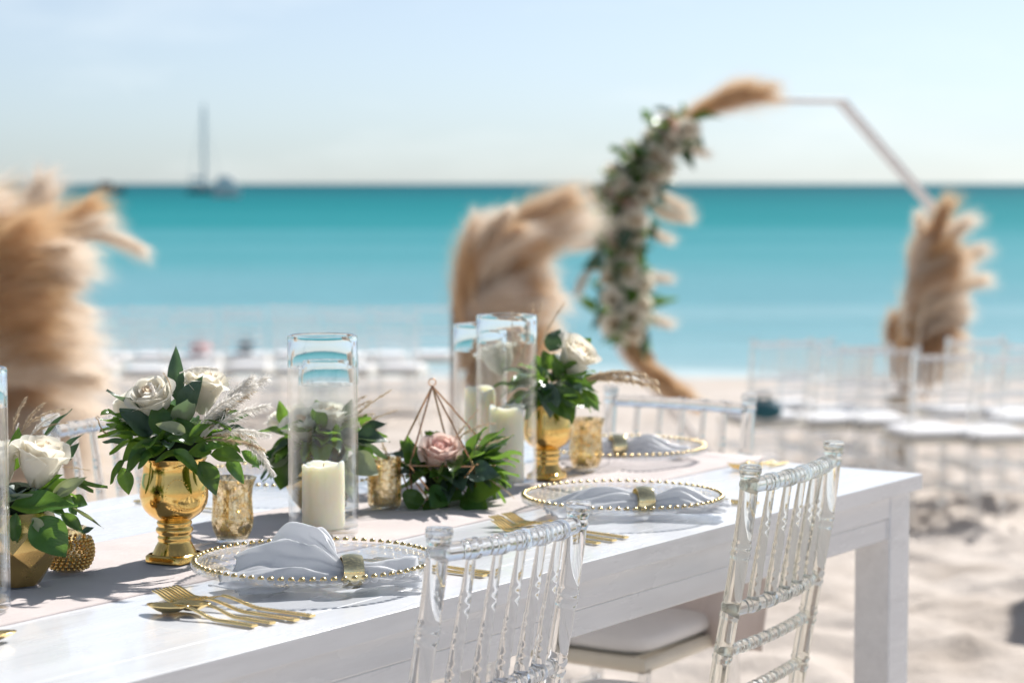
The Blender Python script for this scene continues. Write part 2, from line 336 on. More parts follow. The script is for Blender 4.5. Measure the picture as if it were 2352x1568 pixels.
# ------------------------------------------------------------------ dining table
TL, TW, TE = 3.3, 1.0, .04
tab = thing('dining_table', 'long white painted wooden banquet table standing on the sand', 'table', table_mat(0, 0, 0))
def tb(name, lo, hi, bw=.002):
    q = MB(); q.box(lo, hi); return bevel(obj(name, q, 'paint', tab, ml=Matrix.Identity(4)), bw)
for b0, b1 in ((0, .078), (.0783, .36), (.3603, .64), (.6403, .9217), (.922, TW)): tb('plank', (-TL, b0, .732), (TE, b1, TT), .0007)
for nm, lo, hi in (('apron', (-TL+.03, .012, .690), (TE-.03, .034, .7318)), ('apron_board', (-TL+.03, .016, .651), (TE-.03, .034, .6895)),
                   ('apron', (-TL+.03, TW-.034, .690), (TE-.03, TW-.012, .7318)), ('apron_board', (-TL+.03, TW-.034, .651), (TE-.03, TW-.016, .6895)),
                   ('apron', (TE-.034-.03, .036, .651), (TE-.03-.012, TW-.036, .7318))):
    tb(nm, lo, hi, .0025)
for a in (TE-.115, -TL+.045):
    for b in (.010, TW-.010-.07):
        tb('leg', (a, b, -.06), (a+.07, b+.07, .7316), .003)
        tb('leg_board', (a+.0715, b+.003, -.06), (a+.090, b+.067, .7314), .002)
# runner
def run_pt(a, b):
    al = -3.3 + (3.38+.34)*a                                     # arclength along the table
    nz = noise.noise((al*3.1, b*2.0, 1.7)); fine = noise.noise((al*9, b*3.5, 4))
    ed = .014*noise.noise((al*2.2, 0, 9)) + .008*noise.noise((al*6, 2, 5))
    ac = .335 + .345*b + ed*(1 if b < .5 else -1)
    bunch = sm(-1.25, -.9, al)*.6 + .4
    z = TT + .0022 + (1-abs(2*b-1)**5)*(max(0, nz)*.015*bunch + (1-abs(noise.noise((al*4.5+b*2, b*2.2-al, 8))))**5*.007*bunch + max(0, fine)*.007*bunch)
    if al > .036:
        d = al-.04; return (TE + .006 + .012*math.sin(b*17+1)*min(1, d*6), ac, TT + .004 - d)
    return (al, ac, z)
q = MB(); q.grid(lambda a, b: run_pt(a, b), 380, 46)
run = obj('table_runner', q, 'runner', mw=table_mat(0, 0, 0), smooth=180); sf = run.modifiers.new('thickness', 'SOLIDIFY'); sf.thickness = .002; sf.offset = -1
tag(run, 'blush pink cloth runner along the middle of the white table', 'table runner')
def run_z(a, b):
    return TT + .0065

# ------------------------------------------------------------------ clear chiavari chair
def bamboo(p0, p1, r, joints, n=14, bow=Vector((0, 0, 0)), r1=None, ridge=1.0):
    p0, p1 = Vector(p0), Vector(p1); L = (p1-p0).length; st = {0.0: 1, 1.0: 1}; rr = 1 if r1 is None else r1/r
    pr = []
    cuts = []
    for j in joints:
        for d, k in ((-.0145, 1), (-.0110, 1), (-.0085, 1.13), (-.0045, 1.13), (-.0015, 1.0), (.0015, 1.0), (.0045, 1.13), (.0085, 1.13), (.0110, 1), (.0145, 1)): cuts.append((j+d/L, 1+(k-1)*ridge))
    ks = sorted([(0, 1), (1, 1)] + [c for c in cuts if 0 < c[0] < 1] + [(i/8, 0) for i in range(1, 8)])
    path, rad, last = [], [], -1
    for tt, k in ks:
        if tt-last < 1e-4: continue
        if k == 0:
            if any(abs(tt-j)*L < .019 for j in joints): continue
            k = 1
        near = min([abs(tt-j) for j in joints] + [1]); last = tt
        path.append(p0.lerp(p1, tt) + bow*(4*tt*(1-tt))); rad.append(r*k*(1+(rr-1)*tt))
    q = MB(); q.tube(path, rad, n); return q
HW = .165
def make_chair(label, cat='chair', mat='resin', group=None):
    ch = thing('clear_chair', label, cat, group=group)
    def P(name, mbx, m=mat, parent=ch): return obj(name, mbx, m, parent, ml=Matrix.Identity(4), smooth=50)
    yb = lambda z: .028 - .088*sm(.38, .98, z)*.82 if z > .42 else .028 - .055*(1-z/.42)
    for s in (-1, 1):
        zs = [0, .2, .42, .50, .58, .63, .665, .775, .868]; q = MB()
        zz = []
        k = 0
        zlist = sorted(set([i*.8975/22 for i in range(23)]))
        jo = [.18, .30, .43, .555, .632, .695, .785, .888]
        ks = [(z, 1) for z in zlist if all(abs(z-j) > .019 for j in jo)]
        for j in jo:
            for d, m_ in ((-.015, 1), (-.0112, 1), (-.0085, 1.11), (-.0045, 1.11), (-.0015, 1.01), (.0015, 1.01), (.0045, 1.11), (.0085, 1.11), (.0112, 1), (.015, 1)): ks.append((j+d, m_))
        ks.sort()
        q.tube([(s*HW, yb(z), z) for z, _ in ks], [.0135*m_*(1 if z > .3 else .9+.1*z/.3) for z, m_ in ks], 22)
        post = P('post', q)
        c = MB(); c.lathe([(.004, .8965), (.0150, .8975), (.0164, .900), (.0164, .9075), (.0150, .9105), (.009, .9115), (.0005, .9115)], 20, mat=T((s*HW, yb(.9), 0)))
        obj('finial', c, mat, post, ml=Matrix.Identity(4), smooth=50)
    sp = [-.67, -.335, 0, .335, .67]
    def rail(z, r, joints, name='rail', bow=-.016, inset=.010):
        P(name, bamboo((-HW+inset, yb(z), z), (HW-inset, yb(z), z), r, joints, 20, Vector((0, bow, 0))))
    jj = [.5+.5*s for s in sp]
    rail(.880, .0118, jj, 'top_rail'); rail(.695, .0105, jj, 'back_rail'); rail(.632, .0085, [(i+.5)/9 for i in range(9)], 'back_rail', -.010); rail(.555, .0085, [(i+.5)/9 for i in range(9)], 'back_rail', -.006)
    for s in sp:
        bw = -.016*(1-s*s); x = s*(HW-.01)
        P('spindle', bamboo((x, yb(.880)+bw, .872), (x, yb(.695)+bw, .703), .0060, [.34, .60, .84], 18, r1=.0092, ridge=.5))
    # seat frame, front legs, stretchers, cushion
    fy = .40; fw = .185
    q = MB(); q.tube([(-HW, .028, .435), (-fw, fy, .435), (fw, fy, .435), (HW, .028, .435), (-HW, .028, .435)], .014, 10); P('seat_frame', q, 'seat_ivory')
    q = MB(); q.box((-HW+.006, .035, .428), (HW-.006, fy-.008, .4485)); P('seat_panel', q, 'seat_ivory')
    for s in (-1, 1):
        P('front_leg', bamboo((s*fw, fy-.005, .43), (s*fw, fy+.01, 0), .0125, [.1, .35, .6, .85], 14))
        for z in (.17, .30): P('stretcher', bamboo((s*HW, yb(z), z), (s*fw, fy, z), .008, [.25, .5, .75], 10))
    for z in (.17, .30): P('stretcher', bamboo((-fw, fy+.003, z), (fw, fy+.003, z), .008, [.25, .5, .75], 10))
    P('stretcher', bamboo((-HW, yb(.2), .2), (HW, yb(.2), .2), .008, [.25, .5, .75], 10))
    q = MB()
    def cu(a, b):
        th = 2*math.pi*a; e = .28
        cx, cyy = math.copysign(abs(math.cos(th))**e, math.cos(th)), math.copysign(abs(math.sin(th))**e, math.sin(th))
        ph = math.pi*(b-.5); k = abs(math.cos(ph))**.35; zz = math.copysign(abs(math.sin(ph))**.8, math.sin(ph))
        ww = .176 + .008*cyy
        return (cx*ww*k, .215+cyy*.185*k, .470 + .026*zz + .006*(1-min(1, cx*cx+cyy*cyy))*zz)
    q.grid(cu, 40, 14, True); obj('cushion', q, 'cushion', ch, ml=Matrix.Identity(4), smooth=180)
    return ch
def chair_at(o, top_mid, xdir, top_z=None, roll=0):
    x = Vector((xdir[0], xdir[1], 0)).normalized(); y = Vector((-x.y, x.x, 0))
    m = Matrix(((x.x, y.x, 0, 0), (x.y, y.y, 0, 0), (0, 0, 1, 0), (0, 0, 0, 1)))
    m = m @ Matrix.Rotation(R(roll), 4, 'Y')
    loc = Vector(top_mid) - (m @ Vector((0, -.036, .905))); o.matrix_basis = T(loc) @ m; return o
pl, pr = onz(1003, 1220, .890), onz(1320, 1160, .879)
c1 = make_chair('clear resin chiavari chair drawn up to the napkin with the puffed white fan')
chair_at(c1, (pl+pr)/2, pr-pl, roll=1.9)
pl, pr = onz(1720, 1075, .882), onz(1906, 1022, .882)
c2 = make_chair('slightly yellowed clear chiavari chair close to the end leg of the white table', mat='resin_aged')
chair_at(c2, (pl+pr)/2, pr-pl)
c3 = copy_tree(c1); c3['label'] = 'clear chiavari chair at the head of the table beyond the flared votive'
chair_at(c3, uv(.215, .625, .862), TN)
c4 = copy_tree(c1); c4['label'] = 'clear chiavari chair on the seaward long side of the table behind the gold urn'
chair_at(c4, uv(-.815, 1.20, .880), -TU)

# ------------------------------------------------------------------ chargers, napkins, rings, cutlery
bead_q = MB(); bead_q.lathe([(.0001, -.0052), (.0035, -.0042), (.0056, -.0012), (.0060, .0012)], 12, 1)
bead_q.lathe([(.0044, .0022), (.0042, .0034), (.0034, .0052), (.0017, .0063), (.0001, .0066)], 12, 0)
bead_me = bead_q.mesh('bead', 180); bead_me.materials.append(M['gold_bead']); bead_me.materials.append(M['plate_glass'])
PR = .160
def plate(a, b, label, beads=74, z0=TT):
    pt = thing('charger_plate', label, 'plate', table_mat(a, b, z0+.001), 'beaded glass charger plates')
    q = MB()
    prof = [(.0005, .006), (.055, .006), (.085, .0065), (.098, .009), (.112, .0145), (.128, .0195), (.143, .023), (PR-.004, .0265), (PR+.004, .027),
            (PR+.004, .0225), (.143, .019), (.128, .0155), (.112, .0105), (.098, .005), (.085, .0015), (.060, .0), (.0005, .0)]
    q.lathe(prof, 96); obj('plate_disc', q, 'plate_glass', pt, ml=Matrix.Identity(4), smooth=60)
    for i in range(beads):
        th = 2*math.pi*i/beads
        obj('bead', bead_me, None, pt, ml=T((PR*math.cos(th), PR*math.sin(th), .0285)))
    return pt
plate(-1.44, .213, 'beaded glass charger plate carrying the puffed white satin napkin')
plate(-.695, .192, 'beaded glass charger plate carrying the flat folded napkin with egg-shaped gold ring')
plate(-.135, .545, 'beaded glass charger plate laid on the pink runner at the table head')
plate(-.80, .80, 'beaded glass charger plate on the seaward side behind the gold mercury votive')

def crease(x, y):
    a_ = math.atan2(y, abs(x)+.02); r_ = math.hypot(x, y)
    return .0075*(1-abs(noise.noise((a_*5.5, r_*9, 3.3))))**4 + .006*noise.noise((a_*3.2, r_*22, 7)) - .002
def rot_xy(x, y, z, deg):
    k = sm(.0, .05, abs(x)); c_, s_ = math.cos(R(deg*k)), math.sin(R(deg*k)); return (x*c_-y*s_, x*s_+y*c_, z + crease(x, y)*sm(.01, .05, abs(x)))
def napkin_surface(kind):
    q = MB()
    if kind == 'fan':
        # pleated fan gathered in the ring at x = 0, fan opens to -x, short tail to +x
        def fan(a, b):
            s = 2*a-1; tt = b
            x = -.010 - .152*tt*(1-.12*abs(s)) + .02*tt*max(0, s)
            wd = .012 + .085*tt**.8
            y = wd*s*1.05 + .02*tt*s*abs(s)
            arch = (.017*(1-s*s)*(1-tt) + .050*math.exp(-((s-.40)/.36)**2)*math.sin(math.pi*min(1, tt*.93))**.8 + .040*math.exp(-((s-.95)/.16)**2)*math.sin(math.pi*min(1, tt*.9))
                    + .026*math.exp(-((s+.15)/.22)**2)*math.sin(math.pi*min(1, tt*.8))**.9 + .014*math.exp(-((s+.72)/.2)**2)*math.sin(math.pi*min(1, tt*.8)))
            cr = .0035*math.sin(s*13+tt*3)*tt + .0025*math.sin(s*29-tt*5)*(1-.5*tt)
            return rot_xy(x + .004*math.sin(s*21)*tt*tt, y, .006 + arch*1.18 + cr + .003*tt, -20)
        q.grid(fan, 90, 44)
        def under(a, b):                                          # lower layer spread flat on the plate
            s = 2*a-1; x = -.012-.140*b*(1-.25*s*s) ; y = (.012+.070*b)*s - .012*b
            return rot_xy(x, y, .002 + .014*(1-s*s)*(1-b)**1.2 + .012*math.exp(-((s+.25)/.35)**2)*math.sin(math.pi*min(1, b*.85)) + .0022*math.sin(s*17+b*4), -20)
        q.grid(under, 60, 30)
        def tail(a, b):
            s = 2*a-1; x = .010+.085*b*(1-.12*s*s)+.01*b*math.sin(s*4); wd = .012+.034*b**.75
            return rot_xy(x, wd*s, .005 + (.020*(1-s*s))*(1-b*.35) + .010*math.cos(s*5.5+.6)*b + .004*math.sin(s*14+b*3) + .008*b*(1-b)*4*math.exp(-((s-.4)/.3)**2), 26)
        q.grid(tail, 60, 26)
        def tail2(a, b):
            s = 2*a-1; x = .010+.072*b; wd = .010+.026*b
            return rot_xy(x, wd*s-.006*b, .002+.010*(1-s*s)+.006*math.cos(s*7)*b, 26)
        q.grid(tail2, 40, 20)
    else:
        def left(a, b):
            s = 2*a-1; x = -.010-.150*b*(1-.12*s*s-.10*max(0, s)); wd = .014+.062*b**.7
            return (x, wd*s, .004 + .040*(1-abs(s)**1.6)*(1-.75*b**2.2)*(.6+.4*math.sin(math.pi*min(1, b*1.1))) + .006*math.sin(s*6+1)*b*(1-b)*2 + .002*math.sin(s*19+b*7) + crease(x, wd*s)*b)
        q.grid(left, 60, 36)
        def right(a, b):
            s = 2*a-1; x = .010+.130*b*(1-.18*s*s); wd = .014+.048*b**.7
            return (x, wd*s, .004 + .034*(1-abs(s)**1.5)*(.55+.6*math.exp(-((b-.4)/.25)**2))*(1-.6*b**2) + .004*math.sin(s*7+2)*b + .002*math.sin(s*23+b*5) + crease(x, wd*s)*b)
        q.grid(right, 60, 36)
    return q
def napkin(a, b, kind, rot, label, ringlabel):
    m = table_mat(a, b, TT+.008, 0); m = T(m.translation) @ Matrix.Rotation(R(rot), 4, 'Z')
    o = obj('napkin', napkin_surface(kind), 'satin', mw=m, smooth=180)
    sl = o.modifiers.new('thickness', 'SOLIDIFY'); sl.thickness = .0009; tag(o, label, 'napkin', 'satin napkins')
    q = MB(); rr = .021
    prof = []
    for i in range(13):
        k = i/12*2-1; prof.append((rr + .0022*(1-k*k), k*.0135))
    for i in range(13):
        k = 1-i/12*2; prof.append((rr - .0016 + .0018*(1-k*k), k*.0135))
    prof.append(prof[0])
    q.lathe(prof, 48); 
    r = obj('napkin_ring', q, 'gold_ring', mw=m @ T((0, 0, .0205)) @ Matrix.Rotation(R(12), 4, 'Z') @ Matrix.Rotation(R(90), 4, 'Y'), smooth=50)
    tag(r, ringlabel, 'napkin ring', 'gold napkin rings')
def P2(x, y, z=TT): return onz(x, y, z)
q1 = P2(808, 1340, TT+.012); d = q1-TC; napkin(d.dot(TU), d.dot(TN), 'fan', 2, 'white satin napkin with puffed pleated fan, gathered in a broad gold ring', 'broad polished gold ring gathering the puffed satin napkin')
q1 = P2(1478, 1172, TT+.012); d = q1-TC; napkin(d.dot(TU), d.dot(TN), 'flat', 2, 'bluish white napkin folded low in two wings on the charger near the table end', 'egg-shaped gold ring on the low two-winged napkin')
q1 = P2(1418, 1043, TT+.012); d = q1-TC; napkin(d.dot(TU), d.dot(TN), 'flat', 4, 'white napkin on the head-of-table charger behind the flared votive', 'round gold ring on the napkin at the table head')

def cutlery_piece(kind, tip, end, label, z0=TT, group='gold cutlery'):
    tip, end = Vector(tip), Vector(end); d = tip-end; L = d.length
    m = frame((end.x, end.y, z0+.0008), (d.x, d.y, 0), (0, 0, 1)); L = math.hypot(d.x, d.y)
    pt = thing({'fork': 'fork', 'spoon': 'spoon', 'knife': 'knife'}[kind], label, kind, m, group)
    q = MB(); hl = L*(.62 if kind != 'knife' else .45)
    def hw(k): return .0052 - .0030*sm(.15, .95, k) + .0008*sm(.1, 0, k)
    def hz(k): return .0026 + .010*sm(.55, 1, k)*(1 if kind != 'knife' else .1)
    def hp(a, b):
        k = b; th = 2*math.pi*a; x = hw(k)*math.copysign(abs(math.cos(th))**.5, math.cos(th)); z = .0017*math.copysign(abs(math.sin(th))**.5, math.sin(th))
        return (x, k*hl, hz(k)+z)
    q.grid(hp, 12, 26, True); q.add([hp(i/12, 0) for i in range(12)], [tuple(range(11, -1, -1))]); obj('handle', q, 'gold_cutlery', pt, ml=Matrix.Identity(4), smooth=60)
    q = MB()
    for i in range(22):
        k = .03+.8*i/22
        for sx in (-1, 1):
            q.lathe([(.0007, -.0003), (.0006, .0003), (.0001, .0006)], 6, mat=T((sx*hw(k)*.6, k*hl, hz(k)+.0017)))
    obj('beading', q, 'gold_cutlery', pt, ml=Matrix.Identity(4), smooth=180)
    q = MB()
    if kind == 'fork':
        def zz(k): return .0126 - .0105*math.sin(math.pi*min(1, k*1.05)*.62) + .012*sm(.55, 1, k)
        n0, rt = 4, .42
        def root(a, b):
            k = b*rt; wd = .0024+.0098*sm(0, .85, b); s = 2*a-1
            return (wd*s, hl+(L-hl)*k, zz(k) - .003*(1-s*s)*b)
        q.grid(root, 9, 14)
        for i in range(n0):
            cx = (-.0100+.0200*i/(n0-1))
            q.tube([(cx*(1-.04*k), hl+(L-hl)*(rt-.02+(1-rt)*k), zz(rt+(1-rt)*k)) for k in (0, .2, .4, .6, .8, 1)], [.0016, .0016, .0015, .0013, .0011, .0006], 8)
        o = obj('tines', q, 'gold_cutlery', pt, ml=Matrix.Identity(4), smooth=60)
    elif kind == 'spoon':
        def bowl(a, b):
            th = 2*math.pi*a; rl = b; bl = (L-hl)/2
            y = hl+bl+bl*rl*math.cos(th); x = .0155*rl*math.sin(th)*(1-.10*math.cos(th))
            return (x, y, .0125 - .010*(1-rl*rl) - .003*math.cos(th)*rl*.6)
        q.grid(bowl, 28, 9, True); o = obj('bowl', q, 'gold_cutlery', pt, ml=Matrix.Identity(4), smooth=180)
    else:
        def blade(a, b):
            s = a; k = b; wd = .0085*(1-sm(.75, 1, k)*.8)+.001
            return (-.004+ (wd+.006)*s-.003, hl+(L-hl)*k, .0036+.0006*s)
        q.grid(blade, 5, 16); o = obj('blade', q, 'gold_cutlery', pt, ml=Matrix.Identity(4), smooth=180)
    s_ = o.modifiers.new('thickness', 'SOLIDIFY')
    s_.thickness = .0012; s_.offset = 0
    return pt
def cut(kind, al, b0, b1, label, sk=0): cutlery_piece(kind, uv(al+sk, b1), uv(al, b0), label)
cut('fork', -1.660, .058, .293, 'outer gold fork with beaded handle beside the gold spoons', .002)
cut('fork', -1.630, .058, .293, 'inner gold fork with beaded handle next to the charger under the puffed napkin', -.004)
cut('spoon', -1.716, .076, .252, 'gold teaspoon lying outermost beside the gold forks')
cut('spoon', -1.690, .070, .238, 'gold teaspoon tucked half under the outer gold fork')
cut('knife', -1.284, .045, .262, 'gold knife beside the charger, behind the chair spindles')
cut('knife', -1.262, .045, .250, 'slim gold butter knife outermost behind the chair spindles')
for i, al in enumerate((-.903, -.937)):
    cut('fork', al, .056, .300, ['gold fork next to the charger with the flat napkin', 'outer gold fork left of the charger with the flat napkin'][i], .03)
cut('fork', -.972, .062, .27, 'small gold fork outermost beside the charger with the flat napkin', .03)
cut('knife', -.500, .062, .262, 'gold knife beside the flat napkin charger'); cut('knife', -.478, .062, .25, 'slim gold knife nearest the table end beside the flat napkin charger')
cutlery_piece('spoon', uv(-1.924, .262), uv(-2.12, .30), 'lone gold spoon on the bare table below the clear vase')
for i, b in enumerate((.300, .272)):
    cutlery_piece('fork', uv(-.14, b), uv(.02, b), ['gold fork beside the runner at the head seat', 'outer gold fork beside the runner at the head seat'][i])
cutlery_piece('knife', uv(-1.05, .70), uv(-1.05, .93), 'gold knife on the seaward side behind the gold urn')

# ------------------------------------------------------------------ vases, candles
def vase(a, b, r, h, label):
    v = thing('cylinder_vase', label, 'vase', table_mat(a, b, run_z(a, b)), 'clear glass cylinder vases')
    hb = h-.048; wall = .0032
    q = MB(); q.lathe([(r, .012), (r, hb)], 64); q.lathe([(r-wall, hb), (r-wall, .012)], 64); obj('wall', q, 'thin_glass', v, ml=Matrix.Identity(4))
    q = MB(); pr = [(r, hb+.0002)] + [(r, hb+.045*i/6) for i in range(1, 7)] + [(r-.0006, h-.0006), (r-.003, h)]
    for i in range(13):
        k = 1-i/12; pr.append((r-wall-.0034*k**1.9, hb+.0002+(h-.0012-hb)*k))
    pr.append(pr[0]); q.lathe(pr, 72); obj('rim', q, 'glass', v, ml=Matrix.Identity(4), smooth=60)
    q = MB(); q.lathe([(.0005, 0), (r-.003, 0), (r, .003), (r, .0118), (r-wall, .0119), (r-wall-.004, .0095), (.0005, .009)], 64); obj('base', q, 'thin_glass', v, ml=Matrix.Identity(4), smooth=50)
    return v
def candle(a, b, r, h, label, seed):
    q = MB()
    def f(k, b_):
        th = 2*math.pi*k; rim = .006*noise.noise((math.cos(th)*1.3, math.sin(th)*1.3, seed*3.1))+.0015*noise.noise((math.cos(th)*4, math.sin(th)*4, seed))
        pts = [(.02, 0), (.95, 0), (1, .02), (1, .3), (1, .6), (1, .9), (.995, .975), (.95, 1.0), (.86, .985), (.72, .955), (.4, .945), (.02, .944)]
        i = round(b_*(len(pts)-1)); rr, zz = pts[i]
        wb = 1 + .018*noise.noise((math.cos(th)*1.6, math.sin(th)*1.6, zz*3+seed)); return (wb*rr*r*math.cos(th), wb*rr*r*math.sin(th), zz*h + (rim*(1.5 if 6 <= i <= 8 else .3) if i > 4 else 0))
    q.grid(f, 48, 12, True)
    o = thing('pillar_candle', label, 'candle', table_mat(a, b, run_z(a, b)+.0095), 'ivory pillar candles'); obj('wax_body', q, 'wax', o, ml=Matrix.Identity(4), smooth=60)
    w_ = MB(); w_.tube([(0, 0, h*.94), (.0006, 0, h*.97), (.002, .0005, h*.99)], .0009, 6); obj('wick', w_, 'stem', o, ml=Matrix.Identity(4))
va = onz(-74, 1400, TT+.006)-TC
VB, VC, VE, VD, VA = (-1.149, .440), (-.985, .565), (-.581, .500), (-.490, .622), (va.dot(TU), va.dot(TN))
vase(*VA, .0525, .30, 'tall clear glass cylinder vase before the faceted gold pot'); 
vase(*VB, .0525, .30, 'tall clear glass cylinder vase with a short candle, behind the puffed napkin')
vase(*VC, .0480, .255, 'shorter clear glass cylinder vase between the white rose pot and the straight votive')
vase(*VE, .0525, .30, 'tall clear glass cylinder vase beside the blush rose terrarium')
vase(*VD, .0480, .275, 'clear glass cylinder vase before the wooden pampas post')
candle(*VB, .032, .097, 'short ivory pillar candle with melted rim behind the puffed napkin', 1)
candle(*VC, .028, .085, 'short ivory candle inside the shorter vase by the straight votive', 2)
candle(*VE, .030, .132, 'tall ivory pillar candle inside the vase beside the terrarium', 3)
candle(*VD, .028, .150, 'tall ivory candle inside the vase before the wooden post', 4)

# ------------------------------------------------------------------ urns, pots, votives
def urn(a, b, s, label):
    o = thing('footed_urn', label, 'urn', table_mat(a, b, run_z(a, b)), 'gold footed urns'); o.matrix_basis = T(uv(a, b, run_z(a, b))) @ Matrix.Rotation(R(-25), 4, 'Z') @ S3(s)
    q = MB(); h = .043
    def sq(k, b_):
        th = 2*math.pi*k; e = .42; c = math.copysign(abs(math.cos(th))**e, math.cos(th)); d_ = math.copysign(abs(math.sin(th))**e, math.sin(th))
        prf = [(.0, .0), (.031, 0), (.0335, .0015), (.0335, .009), (.0325, .0105), (.030, .0125)]
        i = round(b_*5); rr, zz = prf[i]; ang = math.pi/4*0
        return (c*rr, d_*rr, zz)
    q.grid(sq, 64, 6, True); obj('foot_plate', q, 'gold', o, ml=Matrix.Identity(4), smooth=50)
    q = MB(); q.lathe([(.031, .0122), (.029, .0165), (.0265, .022), (.0235, .027), (.0222, .030), (.0235, .0325), (.0238, .035), (.0222, .0375), (.0222, .039), (.0252, .042), (.0262, .045), (.025, .048), (.0228, .0495), (.0228, .051), (.0245, .0535), (.0245, .056), (.0225, .058)], 56)
    obj('stem', q, 'gold', o, ml=Matrix.Identity(4), smooth=180)
    q = MB(); q.lathe([(.0225, .0579), (.027, .061), (.035, .0665), (.0415, .0735), (.0458, .082), (.0475, .092), (.0472, .102), (.0455, .113), (.0435, .124), (.0425, .131), (.0428, .137), (.0445, .1425), (.0465, .1455), (.0468, .1468), (.0455, .1470), (.0430, .1425), (.0415, .136), (.0415, .128)], 64)
    obj('bowl', q, 'gold', o, ml=Matrix.Identity(4), smooth=180)
    for k in range(3):                                            # oval medallion with beaded ring on the bowl
        th = R(-75+25 + 120*k); c = Vector((.0462*math.cos(th), .0462*math.sin(th), .098)); e = Vector((-math.sin(th), math.cos(th), 0)); nrm = Vector((math.cos(th), math.sin(th), 0))
        q = MB()
        for i in range(26):
            ph = 2*math.pi*i/26; off = e*.017*math.cos(ph) + Vector((0, 0, .0225*math.sin(ph)))
            rr = .0472-.6*(.0225*math.sin(ph))**2*10; p_ = c + off; f_ = Vector((p_.x, p_.y, 0)).normalized()*(.0470 - .0026*(abs(math.sin(ph))**2)); 
            q.lathe([(.0001, -.0012), (.0012, 0), (.0001, .0012)], 6, mat=T((f_.x, f_.y, p_.z)))
        obj('medallion', q, 'gold', o, ml=Matrix.Identity(4), smooth=180)
    return o
U1 = (-1.455, .455); U2 = (-.448, .505)
urn(*U1, 1.0, 'polished gold footed urn standing by the puffed napkin'); urn(*U2, .92, 'polished gold footed urn between the tall candle vase and the flared votive')

def votive(a, b, prof, mats, label, name='votive_holder', fill=None):
    o = thing(name, label, 'candle holder', table_mat(a, b, run_z(a, b)))
    q = MB(); q.lathe(prof, 48); obj('cup', q, mats, o, ml=Matrix.Identity(4), smooth=60)
    q = MB(); r0 = prof[0][0]; q.lathe([(.0005, .0), (r0+.0005, .0), (r0+.001, .003), (r0*.9, .0065), (.0005, .0065)], 32); obj('glass_foot', q, 'thin_glass', o, ml=Matrix.Identity(4))
    if fill:
        q = MB(); q.lathe([(.0005, .008), (fill[0], .008), (fill[0], fill[1]), (.0005, fill[1])], 32); obj('tealight', q, 'wax', o, ml=Matrix.Identity(4))
    return o
tulip = [(.0225, .004), (.0235, .007), (.0262, .012), (.0295, .020), (.0312, .030), (.0308, .042), (.0295, .055), (.0292, .068), (.0305, .080), (.0335, .089), (.0365, .0945), (.0352, .0945), (.0322, .088), (.0292, .079), (.0280, .068), (.0283, .055), (.0296, .042), (.030, .030), (.0283, .020), (.0245, .011)]
votive(-1.28, .505, tulip, 'mercury', 'gold mercury glass votive with flared rim next to the gold urn', fill=(.018, .03))
votive(-.305, .515, tulip, 'mercury_light', 'pale gold flared votive beside the second gold urn and head setting', fill=(.018, .03))
strait = [(.023, .004), (.0265, .008), (.0275, .015), (.0275, .075), (.0280, .084), (.0268, .084), (.0262, .075), (.0262, .012)]
votive(-.905, .515, strait, 'mercury', 'straight mercury glass votive next to the blush rose terrarium', fill=(.018, .03))
o = thing('hobnail_votive', 'round hobnail gold glass votive next to the faceted gold pot', 'candle holder', table_mat(-1.592, .520, run_z(0, 0)))
q = MB()
hp_ = [(.015, .0), (.020, .001), (.0265, .008), (.0315, .018), (.0330, .028), (.0310, .038), (.0255, .046), (.0225, .050), (.0225, .058), (.0238, .0605), (.0228, .0605), (.0215, .058), (.0215, .050), (.0240, .045), (.0295, .037), (.0315, .028), (.0300, .018), (.025, .009), (.015, .003)]
q.lathe(hp_, 48); obj('cup', q, 'mercury_light', o, ml=Matrix.Identity(4), smooth=180)
q = MB()
for j in range(9):
    zz = .006+.0385*j/8; rr = .0330*math.sqrt(max(.05, 1-((zz-.028)/.034)**2)); nb_ = max(10, int(2*math.pi*rr/.0072))
    for i in range(nb_):
        th = 2*math.pi*(i+.5*(j % 2))/nb_; q.lathe([(.0022, -.0018), (.0027, 0), (.0021, .0018), (.0001, .0027)], 7, mat=Matrix.Rotation(th, 4, 'Z') @ T((rr*.985, 0, zz)) @ Matrix.Rotation(R(90-40*((zz-.028)/.03)), 4, 'Y'))
obj('hobnails', q, 'gold_pot', o, ml=Matrix.Identity(4), smooth=180)
q = MB(); q.lathe([(.0005, .004), (.019, .004), (.019, .022), (.0005, .022)], 24); obj('tealight', q, 'wax', o, ml=Matrix.Identity(4))
def facet_pot(a, b, r, h, label, mat='gold_pot'):
    o = thing('faceted_pot', label, 'flower pot', table_mat(a, b, run_z(a, b), .3)); q = MB(); rg = random.Random(5)
    rows = [(.50, 0), (.80, .25), (1.0, .55), (.92, .80), (.78, 1.0)]; n_ = 7; vs_ = []
    for j, (k, z) in enumerate(rows):
        for i in range(n_):
            th = 2*math.pi*(i+.5*(j % 2))/n_; vs_.append((r*k*math.cos(th), r*k*math.sin(th), z*h + (rg.uniform(-.07, .07)*h if 0 < j < 4 else 0)))
    fs_ = []
    for j in range(len(rows)-1):
        for i in range(n_):
            i2 = (i+1) % n_; A, B, C_, D = j*n_+i, j*n_+i2, (j+1)*n_+i, (j+1)*n_+i2
            fs_ += ([(A, B, C_), (B, D, C_)] if j % 2 == 0 else [(A, B, D), (A, D, C_)])
    fs_.append(tuple(range(n_-1, -1, -1))); q.add(vs_, fs_); q.lathe([(r*.70, h*.99), (r*.70, h*.8)], 7)
    bevel(obj('pot_body', q, mat, o, ml=Matrix.Identity(4), smooth=0), .0012); return o
FP = (-1.700, .505); FP2 = (-.995, .575)
facet_pot(*FP, .060, .098, 'faceted brushed gold pot holding the single large white rose'); facet_pot(*FP2, .058, .085, 'faceted gold pot half hidden behind the tall vase with the short candle')

